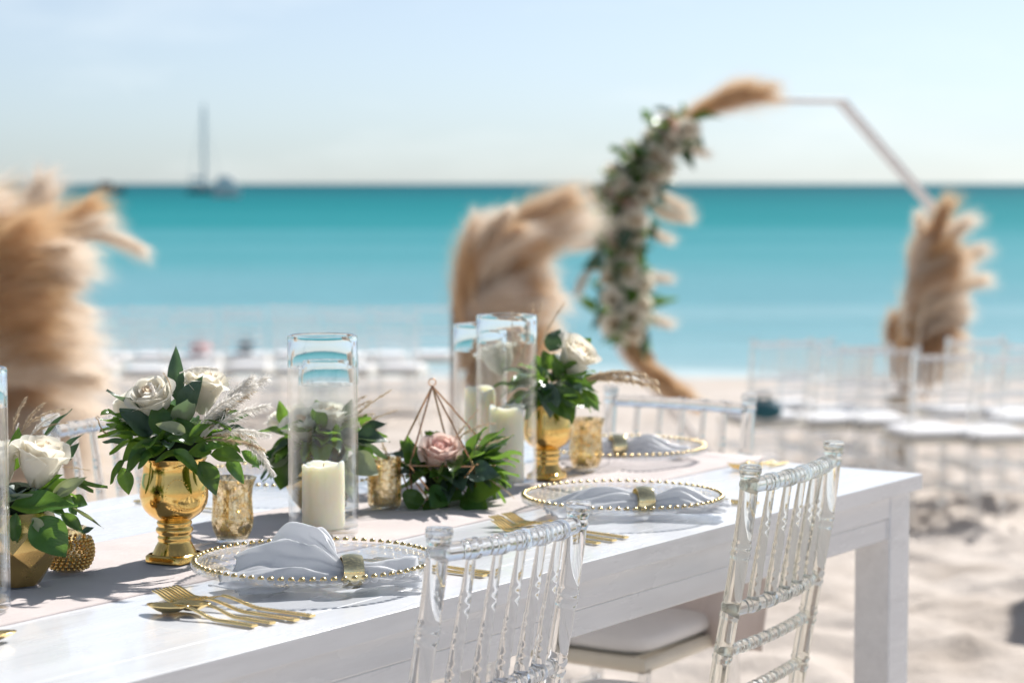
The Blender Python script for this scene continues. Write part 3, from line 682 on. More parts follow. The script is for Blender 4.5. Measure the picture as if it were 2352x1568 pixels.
# ------------------------------------------------------------------ flowers: shared meshes
def leaf_mesh(curve, wav, seed):
    q = MB(); rg = random.Random(seed); ph = rg.uniform(0, 6)
    def f(a, b):
        s = 2*a-1; y = b; wd = .5*(math.sin(math.pi*min(1, y**.80))**.85)*(1-.15*y)
        if y > .9: wd *= .9+.1*(1-y)/.1
        x = s*wd; z = -curve*y*y + .14*abs(s)*wd*2*(1-.3*y) + wav*math.sin(y*7+ph)*s*.5 + .02*math.sin(y*11+ph)
        return (x + .03*math.sin(y*3+ph), y, z)
    q.grid(f, 7, 13); me = q.mesh('leaf', 180); return me
LM = {}
for mk in ('leaf', 'leaf_dusty', 'leaf_pale'):
    LM[mk] = []
    for i, (c_, w_) in enumerate(((.06, .05), (.22, .08), (.40, .10), (.12, -.10))):
        me = leaf_mesh(c_, w_, i+3); me.materials.append(M[mk]); LM[mk].append(me)
def add_leaf(par, base, tip, width, up, mk='leaf', var=0, name='leaf'):
    base, tip = Vector(base), Vector(tip); d = tip-base; L = d.length
    return obj(name, LM[mk][var % 4], None, par, mw=frame(base, d, up) @ S3(width, L, L))
def petal_fn(R0, H, W, opn, curl, seed):
    rg = random.Random(seed); ph = rg.uniform(0, 6)
    def f(a, v):
        s = 2*a-1; k = max(0, (v-.68)/.32)
        r = R0*(.28+.72*math.sin(min(1, v*1.35)*math.pi/2)**.9) + opn*R0*v*v + curl*R0*k*k*(1+.25*math.sin(s*5+ph))
        z = H*(v - curl*.20*k*k) * (1-.20*abs(s)**3*v) + .035*H*max(0, 1-abs(s)*2.6)*v**4 + .012*H*math.sin(s*7+ph)*v**3
        th = s*W*(.30+.70*math.sin(min(1, v*1.15)*math.pi/2)); r *= 1+.05*s
        return (r*math.cos(th), r*math.sin(th), z)
    return f
ROSE = {}
for key, om, im in (('white', 'petal', 'petal_core'), ('pink', 'petal_pink', 'petal_pink_core')):
    q = MB()
    def spiral(a, b):
        th = a*math.pi*5.0; r = .025+.135*a + .010*math.sin(th*1.3); z = b
        return (r*(1-.18*b+.12*b**6)*math.cos(th)*(.45+.55*min(1, b*2)), r*(1-.18*b+.12*b**6)*math.sin(th)*(.45+.55*min(1, b*2)), z*(.90-.06*math.sin(th*1.1)) )
    q.grid(spiral, 70, 8)
    core = q.mesh('rose_heart', 180); core.materials.append(M[im]); pets = []
    for ring, (n_, R0, H, W, opn, curl) in enumerate(((4, .20, .93, 1.25, .0, .12), (5, .285, .97, 1.15, .03, .20), (5, .36, .97, 1.12, .06, .26), (4, .42, .90, 1.2, .10, .42))):
        for i in range(n_):
            q = MB(); q.grid(petal_fn(R0, H, W, opn, curl, ring*10+i), 13, 10); me = q.mesh('petal', 180); me.materials.append(M[im] if ring == 0 and key == 'pink' else M[om])
            pets.append((me, 2*math.pi*(i+.5*(ring % 2))/n_ + ring*.4))
    ROSE[key] = (core, pets)
def add_rose(par, pos, diam, axis, key='white', spin=0, simple=False, tall=1.0):
    core, pets = ROSE[key]; z = Vector(axis).normalized()
    m = frame(pos, z, (0.3, -1, .2)) @ Matrix.Rotation(R(-90), 4, 'X') @ Matrix.Rotation(spin, 4, 'Z')
    # after rotation local Z points along axis
    m = T(Vector(pos)) @ z.to_track_quat('Z', 'Y').to_matrix().to_4x4() @ Matrix.Rotation(spin, 4, 'Z') @ S3(diam, diam, diam*tall) @ T((0, 0, -.5))
    r = obj('rose', core, None, par, mw=m)
    for i, (me, th) in enumerate(pets):
        if simple and i % 3 == 2: continue
        obj('petal', me, None, r, ml=Matrix.Rotation(th, 4, 'Z') @ Matrix.Rotation(R(random.uniform(-3, 3)), 4, 'Y'))
    return r
def plume_mesh(L, W, nh, bend, wid, seed, up=.9, mat='plume', grav=1.0):
    rg = random.Random(seed); q = MB()
    def st(t_): return Vector((bend*L*t_*t_, 0, L*t_*(1-.25*bend*t_)))
    q.tube([st(i/8) for i in range(9)], [.0035*W/.05*(1-.8*i/8)+.0004 for i in range(9)], 5)
    for _ in range(nh):
        t_ = .12+.88*rg.random()**.8; p = st(t_); tg = (st(min(1, t_+.02))-st(t_-.02)).normalized()
        th = rg.uniform(0, 6.283); e1 = tg.orthogonal().normalized(); e2 = tg.cross(e1); out = e1*math.cos(th)+e2*math.sin(th)
        l = W*rg.uniform(.6, 1.35)*(1.05-.55*t_)*(.45+.55*sm(.05, .3, t_)); d = (tg*up*rg.uniform(.7, 1.5)+out*rg.uniform(.35, 1)).normalized()
        sd_ = d.cross(Vector((rg.uniform(-1, 1), rg.uniform(-1, 1), rg.uniform(-1, 1)))).normalized()*wid*rg.uniform(.6, 1.3)
        g_ = Vector((bend*.3, 0, -.30))*l*grav; p1 = p+d*l*.5+g_*.18; p2 = p+d*l+g_
        q.add([p-sd_*.7, p+sd_*.7, p1+sd_, p1-sd_, p2], [(0, 1, 2, 3), (3, 2, 4)])
    me = q.mesh('plume', 180); me.materials.append(M[mat]); return me
WISP = [plume_mesh(1, .20, 260, .25, .0065, 21, 1.6, 'wisp'), plume_mesh(1, .16, 240, .45, .006, 22, 1.8, 'wisp'), plume_mesh(1, .13, 160, .1, .006, 23, 1.8, 'wisp'), plume_mesh(1, .26, 330, .3, .006, 24, 1.3, 'wisp_white')]
def add_wisp(par, base, tip, var=0, name='grass_plume'):
    base, tip = Vector(base), Vector(tip); d = tip-base
    m = frame(base, d, (0, -1, .4)) @ Matrix.Rotation(R(90), 4, 'X') @ Matrix.Rotation(R(180), 4, 'Y')
    y = d.normalized(); x = Vector((0, 0, -1)) - y*Vector((0, 0, -1)).dot(y); x = x.normalized() if x.length > .05 else Vector((1, 0, 0)); zc = y; yc = zc.cross(x)
    m = Matrix(((x.x, yc.x, zc.x, base.x), (x.y, yc.y, zc.y, base.y), (x.z, yc.z, zc.z, base.z), (0, 0, 0, 1))) @ S3(d.length)
    return obj(name, WISP[var], None, par, mw=m)
def leaf_filler(par, pos, r):
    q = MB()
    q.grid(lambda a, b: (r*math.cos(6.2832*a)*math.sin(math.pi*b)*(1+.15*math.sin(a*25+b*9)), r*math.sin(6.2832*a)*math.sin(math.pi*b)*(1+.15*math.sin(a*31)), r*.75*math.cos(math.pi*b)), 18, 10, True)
    return obj('filler_core', q, 'leaf_filler', par, mw=T(Vector(pos)), smooth=180)  # near-black filler ball inside the leaves
def fill_leaves(par, c, r, n, seed, zlo=-.35, zhi=.8, ln=(.05, .085), wd=(.026, .042), droop=.5, mk=('leaf', 'leaf', 'leaf_dusty'), name='leaf'):
    rg = random.Random(seed); c = Vector(c)
    for i in range(n):
        th = rg.uniform(0, 6.283); el = rg.uniform(zlo, zhi)
        d = Vector((math.cos(th)*math.cos(el), math.sin(th)*math.cos(el), math.sin(el)))
        b = c + d*r*rg.uniform(.25, .55); L = rg.uniform(*ln)
        tip = b + (d+Vector((rg.uniform(-.35, .35), rg.uniform(-.35, .35), rg.uniform(-droop, .25)))).normalized()*L
        add_leaf(par, b, tip, rg.uniform(*wd), Vector((rg.uniform(-.4, .4), rg.uniform(-.4, .4), 1))+d*.6, rg.choice(mk), rg.randrange(4), name)
CP1 = lambda x, y: (.4686*x, 735+.4686*y)                        # coordinates of study crops of the photo
CP5 = lambda x, y: (.2031*x, 906.5+.2031*y)
def px_leaves(par, Y, rows, conv):
    for (bx, by, tx, ty, wpx, db, dt, mk, var) in rows:
        b = atd(*conv(bx, by), Y+db); t_ = atd(*conv(tx, ty), Y+dt); k = conv(1, 0)[0]-conv(0, 0)[0]
        up = Vector((random.uniform(-.25, .25), -.62, .75)) if mk != 'leaf_pale' else Vector((0, -.8, .5))
        add_leaf(par, b, t_, wpx*k*Y/F*1.42, up, mk, var)

# bouquet in the gold urn
up = uv(*U1, run_z(0, 0)); Y = up.y
bq = thing('bouquet', 'bouquet of two cream white roses, dark leaves and feathery grass in the polished gold urn', 'bouquet', T(up+Vector((0, 0, .14))), 'table bouquets')
leaf_filler(bq, up+Vector((0, 0, .152)), .040)
D, E_, Pp = 'leaf', 'leaf_dusty', 'leaf_pale'
px_leaves(bq, Y, [
 (868, 400, 862, 122, 62, .02, .03, E_, 0), (885, 490, 990, 270, 95, .0, -.01, E_, 0), (790, 570, 772, 398, 92, -.04, -.03, D, 0), (870, 570, 828, 408, 100, -.03, -.02, D, 3),
 (735, 570, 610, 420, 96, -.03, -.04, E_, 1), (730, 585, 563, 450, 66, -.03, -.02, D, 1), (905, 555, 778, 498, 52, -.06, -.075, Pp, 1), (790, 610, 656, 600, 54, -.06, -.085, D, 1),
 (950, 605, 822, 568, 62, -.06, -.08, D, 0), (650, 580, 512, 540, 50, 0, -.01, D, 1), (700, 560, 520, 500, 44, .02, .03, D, 0), (730, 615, 598, 705, 58, -.04, -.06, D, 2), (740, 640, 612, 722, 52, -.05, -.07, D, 1),
 (800, 620, 666, 700, 56, -.055, -.075, D, 1), (615, 685, 533, 803, 36, -.05, -.04, D, 0), (600, 720, 632, 858, 60, -.03, -.03, D, 0), (850, 640, 1000, 745, 50, -.06, -.075, D, 2),
 (975, 690, 1078, 855, 84, -.055, -.06, D, 1), (1040, 640, 925, 625, 74, -.06, -.07, D, 2), (1030, 655, 1205, 672, 72, -.05, -.06, D, 1), (1050, 612, 1240, 598, 46, -.03, -.02, D, 0),
 (1070, 570, 1265, 535, 72, .0, .02, E_, 1), (1110, 690, 1208, 788, 56, -.03, -.03, D, 2), (1180, 640, 1285, 720, 46, 0, 0, D, 1), (1070, 530, 1104, 432, 46, -.02, -.02, E_, 0),
 (1090, 500, 1222, 442, 60, .02, .03, D, 1), (925, 575, 1038, 503, 46, -.06, -.06, D, 0), (1190, 600, 1310, 632, 40, .02, .03, Pp, 2), (640, 610, 500, 590, 34, .02, .03, E_, 0), (760, 660, 700, 640, 50, -.05, -.06, D, 2),
 (890, 650, 760, 672, 40, -.055, -.07, D, 1), (985, 640, 1090, 615, 50, -.06, -.075, D, 0), (820, 600, 850, 480, 70, -.045, -.05, D, 3), (960, 590, 880, 470, 60, -.04, -.04, D, 1)], CP1)
fill_leaves(bq, up+Vector((0, .015, .172)), .080, 30, 3, -.1, .5, droop=.2)
add_rose(bq, atd(*CP1(752, 400), Y-.01), .057, (-.25, -.45, .8), 'white', .4)
add_rose(bq, atd(*CP1(1000, 350), Y+.03), .056, (.15, -.15, .95), 'white', 2.0, tall=1.15)
add_rose(bq, atd(*CP1(650, 430), Y+.05), .042, (-.5, .3, .6), 'white', 1.0)
for (bx, by, tx, ty, v) in ((985, 570, 1218, 185, 3), (1000, 570, 1150, 210, 3), (1010, 560, 1255, 325, 3), (1000, 580, 1190, 280, 0), (960, 540, 1110, 300, 3), (905, 560, 1045, 440, 1), (1000, 580, 1240, 508, 0), (1040, 560, 1310, 478, 3), (1010, 590, 1300, 560, 0),
                            (880, 260, 1052, 178, 3), (770, 420, 752, 285, 3), (640, 520, 560, 410, 3), (840, 360, 832, 235, 1), (985, 540, 1175, 240, 3), (1180, 600, 1390, 700, 3), (1190, 560, 1360, 660, 3)):
    add_wisp(bq, atd(*CP1(bx, by), Y-.03), atd(*CP1(tx, ty), Y-.02+random.uniform(-.03, .04)), v)
q = MB(); tw = [atd(*CP1(x, y), Y-.03) for x, y in ((530, 560), (505, 545), (488, 515), (482, 490), (470, 478), (478, 470), (490, 480))]; q.tube(tw, [.0011, .001, .0009, .0008, .0007, .0006, .0005], 5); obj('tendril', q, 'stem', bq, mw=Matrix.Identity(4))

# bouquet with one big rose in the faceted pot
up = uv(*FP, run_z(0, 0)); Y = up.y-.01
bq = thing('bouquet', 'large white rose with broad green leaves in the faceted gold pot', 'bouquet', T(up+Vector((0, 0, .09))), 'table bouquets')
leaf_filler(bq, up+Vector((0, 0, .105)), .040)
px_leaves(bq, Y, [
 (150, 860, 216, 362, 150, .01, .02, D, 0), (480, 520, 802, 148, 38, .04, .05, E_, 0), (670, 680, 940, 425, 52, .04, .05, E_, 0), (700, 790, 898, 530, 95, .04, .05, E_, 0),
 (420, 1090, 700, 890, 150, .0, -.01, D, 0), (560, 1090, 850, 960, 140, .01, .0, D, 1), (590, 1125, 905, 908, 66, -.02, -.02, Pp, 0), (640, 1160, 978, 920, 112, -.03, -.03, Pp, 0),
 (780, 1190, 992, 1240, 160, .0, .0, D, 0), (110, 1270, 868, 1232, 240, -.055, -.06, D, 0), (60, 1210, 370, 1085, 62, -.06, -.06, Pp, 2), (810, 1270, 1175, 1505, 30, -.01, -.02, Pp, 0),
 (680, 1340, 968, 1548, 115, -.03, -.03, D, 1), (360, 1390, 535, 1590, 90, -.05, -.05, Pp, 2), (400, 1385, 740, 1840, 330, -.045, -.05, D, 0), (920, 1570, 1068, 1488, 60, -.01, 0, E_, 0),  # pale leaf over the big drooping one paints its highlight
 (780, 1250, 880, 1350, 90, .01, .01, D, 1), (-40, 1250, -300, 1150, 150, -.02, 0, D, 1), (-50, 900, -280, 700, 120, .02, .02, D, 1), (100, 1420, 30, 1800, 200, -.03, -.02, D, 1), (180, 1330, 140, 1720, 120, -.05, -.055, D, 2)], CP5)
fill_leaves(bq, up+Vector((0, .02, .118)), .070, 22, 7, -.2, .3, droop=.3)
add_rose(bq, atd(*CP5(450, 765), Y-.005), .062, (.22, -.12, .95), 'white', .9, tall=1.08)
add_rose(bq, atd(*CP5(-60, 820), Y+.0), .062, (-.2, -.2, .95), 'white', 2.9)
for (bx, by, tx, ty, v) in ((140, 420, 215, -10, 0), (240, 430, 405, 35, 0), (250, 420, 565, -25, 1), (360, 470, 648, 160, 1), (700, 815, 1020, 822, 2), (180, 420, 200, 290, 3), (60, 420, 30, 60, 0), (330, 480, 560, 130, 3)):
    add_wisp(bq, atd(*CP5(bx, by), Y+.03), atd(*CP5(tx, ty), Y+.04), v)

# two rose bouquet behind the tall vase
up = uv(*FP2, run_z(0, 0)); Y = up.y
bq = thing('bouquet', 'bouquet of two white roses and drooping leaves seen through the tall vase', 'bouquet', T(up+Vector((0, 0, .08))), 'table bouquets')
leaf_filler(bq, up+Vector((0, 0, .095)), .042)
C2 = lambda x, y: ((900+x*.7015)/1.6327, (1100+y*.7015)/1.6327)
px_leaves(bq, Y, [(250, 720, 210, 570, 55, 0, 0, D, 0), (270, 860, 110, 900, 100, -.03, -.03, Pp, 1), (260, 860, 205, 1055, 110, -.03, -.03, D, 1), (300, 780, 150, 850, 70, 0, 0, D, 0),
 (600, 770, 800, 765, 80, -.02, -.02, E_, 1), (640, 740, 785, 690, 60, .0, .0, E_, 0), (560, 700, 600, 560, 50, 0, 0, E_, 0), (640, 830, 720, 900, 70, -.03, -.03, D, 1), (580, 870, 740, 960, 110, -.05, -.06, Pp, 1),
 (430, 720, 480, 850, 90, -.05, -.06, E_, 1), (660, 720, 675, 640, 44, .02, .02, D, 0), (560, 900, 600, 1110, 60, -.06, -.06, Pp, 0), (520, 760, 640, 745, 60, -.03, -.03, E_, 0)], C2)
fill_leaves(bq, up+Vector((0, 0, .11)), .085, 44, 8, -.5, .6)
add_rose(bq, atd(*C2(345, 730), Y-.03), .058, (-.15, -.35, .85), 'white', .1); add_rose(bq, atd(*C2(475, 680), Y), .056, (.1, -.2, .9), 'white', 1.7); add_rose(bq, atd(*C2(265, 690), Y+.05), .055, (-.4, .1, .8), 'white', 1.1)
for (bx, by, tx, ty, v) in ((500, 720, 590, 480, 1), (520, 720, 625, 500, 1), (560, 700, 790, 490, 2), (520, 730, 660, 560, 1), (620, 720, 830, 600, 2), (240, 720, 170, 620, 3)):
    add_wisp(bq, atd(*C2(bx, by), Y), atd(*C2(tx, ty), Y+.02), v)

# bouquet in the far gold urn
up = uv(*U2, run_z(0, 0)); Y = up.y
bq = thing('bouquet', 'white rose bouquet with straw coloured grass in the farther gold urn', 'bouquet', T(up+Vector((0, 0, .125))), 'table bouquets')
leaf_filler(bq, up+Vector((0, 0, .14)), .040)
C3 = lambda x, y: ((1600+x*.574)/1.6327, (1100+y*.574)/1.6327)
px_leaves(bq, Y, [(800, 380, 870, 225, 95, .01, .02, E_, 1), (990, 380, 1075, 290, 80, .02, .02, D, 0), (800, 500, 770, 370, 90, 0, 0, D, 0), (850, 600, 930, 830, 160, -.05, -.05, D, 0), (800, 580, 815, 820, 100, -.06, -.06, E_, 1), (1000, 600, 1150, 540, 80, 0, 0, D, 0),
 (1020, 640, 1145, 765, 70, -.01, -.01, D, 1), (980, 700, 1060, 740, 50, -.03, -.03, D, 1), (900, 560, 1120, 640, 70, -.03, -.04, D, 0), (780, 560, 700, 640, 80, -.01, -.01, D, 1), (760, 640, 690, 720, 80, -.01, -.01, E_, 1)], C3)
fill_leaves(bq, up+Vector((.005, 0, .165)), .075, 44, 9, -.5, .75)
add_rose(bq, atd(*C3(960, 420), Y-.02), .068, (.55, -.35, .7), 'white', .1); add_rose(bq, atd(*C3(470, 420), Y+.05), .062, (-.3, 0, .9), 'white', .5)
for (bx, by, tx, ty, v) in ((960, 600, 1430, 330, 1), (950, 600, 1465, 370, 1), (1000, 560, 1500, 555, 2), (960, 610, 1340, 325, 1), (1000, 620, 1130, 625, 2), (570, 400, 565, 110, 2), (680, 350, 690, 60, 2), (700, 350, 735, 50, 2), (720, 380, 870, 40, 2), (600, 500, 640, 250, 0), (560, 480, 590, 230, 0), (640, 480, 620, 220, 1)):
    add_wisp(bq, atd(*C3(bx, by), Y-.01), atd(*C3(tx, ty), Y), v)

# wire terrarium with blush rose
ta, tbb = -.800, .470; up = uv(ta, tbb, run_z(0, 0)); Y = up.y
ter = thing('wire_terrarium', 'faceted rose gold wire terrarium frame standing on the pink runner', 'terrarium', T(up))
apex = atd(993, 886, Y)-up; vr = [Vector((.088*math.cos(a), .088*math.sin(a), .072)) for a in [R(15+72*i) for i in range(5)]]; vb = [Vector((.055*math.cos(a), .055*math.sin(a), .002)) for a in [R(51+72*i) for i in range(5)]]
def wire(p0, p1):
    q = MB(); q.tube([p0, p1], .0016, 8); obj('wire', q, 'copper_wire', ter, ml=Matrix.Identity(4))
for i in range(5):
    wire(apex, vr[i]); wire(vr[i], vr[(i+1) % 5]); wire(vr[i], vb[i]); wire(vr[(i+1) % 5], vb[i]); wire(vb[i], vb[(i+1) % 5])
q = MB(); q.tube([apex+Vector((.006*math.cos(a), 0, .006+.006*math.sin(a))) for a in [R(-90+30*i) for i in range(13)]], .0011, 6); obj('hanging_loop', q, 'copper_wire', ter, ml=Matrix.Identity(4))
bq = thing('bouquet', 'single blush pink rose in dark leaves inside the wire terrarium', 'bouquet', T(up+Vector((0, 0, .02))), 'table bouquets')
leaf_filler(bq, up+Vector((.0, .0, .038)), .036)
px_leaves(bq, Y, [(950, 900, 860, 780, 70, -.03, -.03, D, 0), (930, 960, 900, 760, 70, -.04, -.04, D, 0), (1040, 800, 1010, 730, 50, 0, 0, D, 0), (1080, 800, 1050, 735, 50, .01, 0, D, 0), (1150, 900, 1260, 820, 80, -.03, -.03, D, 0), (1200, 960, 1390, 950, 110, -.06, -.07, E_, 1),
 (1170, 1000, 1220, 880, 90, -.05, -.05, E_, 0), (1050, 1050, 1190, 1080, 110, -.06, -.08, D, 1), (1200, 1080, 1390, 1020, 130, -.05, -.06, D, 1), (1000, 1100, 1100, 1170, 130, -.06, -.08, D, 2), (1180, 1090, 1330, 1150, 130, -.05, -.07, D, 2), (950, 1050, 900, 1160, 100, -.05, -.06, D, 1), (1110, 1060, 1010, 1120, 120, -.07, -.085, D, 1), (1230, 900, 1340, 905, 60, -.03, -.03, D, 0)], C2)
fill_leaves(bq, up+Vector((.015, 0, .045)), .085, 70, 12, -.1, .7, droop=.7)
add_rose(bq, atd(*C2(1072, 885), Y-.045), .060, (.05, -.42, .88), 'pink', .6, tall=1.25)
for (bx, by, tx, ty, v) in ((1130, 900, 1420, 735, 2), (1100, 860, 1250, 600, 2), (1150, 800, 1290, 610, 1), (980, 820, 960, 660, 2), (860, 1100, 740, 640, 2), (940, 1150, 860, 1090, 2), (1330, 990, 1480, 1080, 2)):
    add_wisp(bq, atd(*C2(bx, by), Y-.03), atd(*C2(tx, ty), Y-.02), v)

# ------------------------------------------------------------------ ceremony: arch, garland, pampas, chairs
AY = 15.0
arch = thing('wedding_arch', 'pale grey octagonal metal arch with double frame standing on the beach', 'arch', T((2.0, AY, gz(2, AY))))
av = [(1643, 228), (1940, 232), (2152, 478), (2152, 815), (1940, 1062), (1643, 1058), (1433, 808), (1433, 465)]
ap = [atd(x, y, AY + .5*((x-1790)/360)) for x, y in av]
back = Vector((-.03, .14, 0))
for k, off in enumerate((Vector((0, 0, 0)), back)):
    for i in range(8):
        q = MB(); a_, b_ = ap[i]+off, ap[(i+1) % 8]+off; e_ = (b_-a_).normalized()*.012; q.tube([a_-e_, b_+e_], .019, 10); obj('frame_bar', q, 'arch_metal', arch, mw=Matrix.Identity(4))
for i in (2, 3, 4, 5, 6, 7):
    q = MB(); q.tube([ap[i], ap[i]+back], .014, 8); obj('cross_bar', q, 'arch_metal', arch, mw=Matrix.Identity(4))
PB = [plume_mesh(1, b_[0], 1900, b_[1], .0024, b_[2], b_[3], 'plume', .45) for b_ in ((.66, .28, 31, 2.9), (.64, .55, 32, 2.9), (.60, .9, 33, 2.7), (.62, .12, 34, 3.1))]
PF = [plume_mesh(1, b_[0], 1300, b_[1], .0017, b_[2], b_[3], 'plume', .8) for b_ in ((.92, .28, 41, 1.9), (.90, .55, 42, 1.8), (.85, .9, 43, 1.7), (.88, .12, 44, 2.0))]
PC = []
for me in PB + PF:
    c = me.copy(); c.materials.clear(); c.materials.append(M['plume_cream_sunlit']); PC.append(c)
def big_plume(par, base, tip, var, cream=False, droop_dir=(1, 0, -.3), fat=1.0, fluffy=False):
    base, tip = Vector(base), Vector(tip); d = tip-base; z = d.normalized(); x = Vector(droop_dir); x = (x-z*x.dot(z)); x = x.normalized() if x.length > .05 else z.orthogonal().normalized(); y = z.cross(x)
    # plume mesh bends towards +x: aim its base tangent so that it ends near the tip
    b = (.28, .55, .9, .12)[var]; ang = math.atan2(b, 1-.25*b)*.9
    m = Matrix(((x.x, y.x, z.x, base.x), (x.y, y.y, z.y, base.y), (x.z, y.z, z.z, base.z), (0, 0, 0, 1))) @ Matrix.Rotation(-ang, 4, 'Y') @ S3(d.length*fat, d.length*fat, d.length)
    return obj('plume', (PC if cream else PB + PF)[var + (4 if fluffy else 0)], None, par, mw=m)
def pampas(label, Y, post, rows, seed, n_rand, area, sunlit_edge=.75, group='pampas grass arrangements'):
    rg = random.Random(seed); p0 = atd(post[0], 700, Y); g = gz(p0.x, Y)
    o = thing('pampas_arrangement', label, 'pampas', T((p0.x, Y, g)), group)
    if post[1] is not None:
        top = atd(post[0], post[1], Y+.06); q = MB(); q.box((p0.x-.018, Y+.05, g-.05), (p0.x+.018, Y+.086, top.z)); bevel(obj('post', q, 'wood_post', o, mw=Matrix.Identity(4)), .003)
    for (bx, by, tx, ty, var, cr) in rows:
        big_plume(o, atd(bx, by, Y+rg.uniform(-.05, .05)), atd(tx, ty, Y+rg.uniform(-.12, .12)), var, cr, fat=.95, fluffy=True)
    x0, x1, y0, y1, lean = area
    for i in range(n_rand):
        k = rg.random(); by = y1+(y0-y1)*k*.8; bx = x0+rg.uniform(0, .45)*(x1-x0); u_ = rg.random()
        tx = bx+(x1-bx)*(.25+.75*u_); ty = by-(y1-y0)*(.14+.26*(1-u_))-lean*rg.random()
        big_plume(o, atd(bx, by, Y+rg.uniform(-.15, .12)), atd(tx, ty, Y+rg.uniform(-.22, .2)), rg.choice((0, 1, 1, 2)), u_ > sunlit_edge or rg.random() < .22, fat=.95, fluffy=rg.random() < .55)
    return o
pampas('tall leaning bank of pampas grass with curled plumes in sunlit cream beside the seats', 8.2, (-60, 520),
       [(60, 640, 88, 430, 3, True), (75, 640, 100, 450, 0, True), (90, 640, 190, 475, 1, False), (170, 560, 300, 560, 2, True), (100, 640, 200, 520, 2, True), (-60, 700, 10, 560, 0, False), (-40, 760, 70, 560, 1, False), (0, 700, 100, 560, 1, False)],
       5, 150, (-200, 122, 570, 1230, 30), .66)
pampas('full tan pampas bundle tied to a thin brown wooden post by the aisle', 11.0, (1044, 700),
       [(1088, 700, 1092, 520, 3, True), (1110, 680, 1125, 520, 0, True), (1130, 660, 1195, 500, 0, False), (1150, 640, 1270, 460, 1, False), (1180, 600, 1285, 455, 1, True), (1160, 680, 1290, 515, 2, True), (1200, 700, 1295, 540, 2, True), (1060, 800, 1085, 560, 3, False), (1070, 850, 1130, 560, 0, False)],
       6, 76, (1066, 1240, 580, 990, 15), .74)
o = pampas('pampas bundle tied round the foot of the octagonal arch above a wooden block', 14.6, (2072, None),
       [(2150, 640, 2165, 480, 0, False), (2160, 640, 2205, 515, 1, True), (2140, 600, 2110, 505, 3, True), (2160, 680, 2235, 575, 1, True), (2160, 720, 2245, 640, 1, True), (2140, 760, 2110, 590, 3, True), (2060, 880, 2050, 740, 3, False), (2075, 900, 2085, 760, 3, False), (2100, 850, 2125, 640, 0, False)],
       7, 60, (2080, 2200, 580, 920, 10), .62)
q = MB(); pz = atd(2066, 905, 14.6); q.box((pz.x-.09, 14.5, gz(pz.x, 14.6)-.03), (pz.x+.09, 14.7, pz.z)); bl = bevel(obj('wooden_block', q, 'parasol', mw=Matrix.Identity(4)), .008); tag(bl, 'tall pale wooden block under the arch-foot pampas', 'pedestal')
gr = thing('floral_garland', 'garland of cream roses and dark leaves climbing one side of the octagonal arch', 'garland', T(atd(1420, 600, AY)))
gp = [(1556, 285), (1505, 340), (1462, 400), (1440, 465), (1430, 530), (1424, 600), (1428, 680), (1438, 765)]
rg = random.Random(17)
def GY(x): return AY + .5*((min(x, 1560)-1790)/360)
def gpt(k):
    f_ = k*(len(gp)-1); i = min(int(f_), len(gp)-2); a_, b_ = gp[i], gp[i+1]; u_ = f_-i; return (a_[0]+(b_[0]-a_[0])*u_, a_[1]+(b_[1]-a_[1])*u_)
for i in range(298):
    k = rg.random(); x, y = gpt(k); c = atd(x+rg.gauss(2, 22), y+rg.gauss(0, 14), GY(x)-.16+rg.uniform(-.16, .14)); d = Vector((rg.uniform(-1, 1), rg.uniform(-1, .5), rg.uniform(-.9, .8))).normalized()
    add_leaf(gr, c, c+d*rg.uniform(.15, .26), rg.uniform(.07, .11), (rg.uniform(-.5, .5), -.6, .7), rg.choice(('leaf', 'leaf', 'leaf_dusty')), rg.randrange(4))
for i in range(44):
    k = (i+.5)/44; x, y = gpt(k); c = atd(x+rg.gauss(8, 34), y+rg.gauss(0, 8), GY(x)-.26+rg.uniform(-.10, .05))
    add_rose(gr, c, rg.uniform(.10, .15), (rg.uniform(-.6, .6), -.8, rg.uniform(0, .6)), 'pink' if rg.random() < .08 else 'white', rg.uniform(0, 6), True)
for (bx, by, tx, ty, v, cr) in ((1555, 300, 1745, 210, 0, False), (1560, 292, 1700, 205, 3, False), (1540, 320, 1620, 240, 0, False), (1480, 440, 1560, 500, 2, True), (1470, 480, 1520, 545, 2, True), (1500, 400, 1555, 470, 2, True), (1450, 600, 1520, 640, 2, True), (1440, 560, 1330, 560, 3, True), (1460, 680, 1520, 740, 2, True), (1380, 620, 1330, 660, 2, True), (1540, 330, 1610, 350, 2, True), (1480, 330, 1440, 330, 3, True), (1530, 300, 1545, 260, 3, True), (1395, 500, 1355, 440, 3, True)):
    big_plume(gr, atd(bx, by, GY(bx)-.1), atd(tx, ty, GY(bx)-.15), v, cr, fat=.9, fluffy=True)
for i in range(16):
    u_ = i/15; big_plume(gr, atd(1420+30*rg.random()+60*u_, 740+70*u_+20*rg.random(), AY-.45), atd(1470+100*u_+20*rg.random(), 840+85*u_, AY-.45+rg.uniform(-.1, .1)), rg.choice((1, 2)), u_ > .6 and rg.random() < .4, (1, 0, -.2))

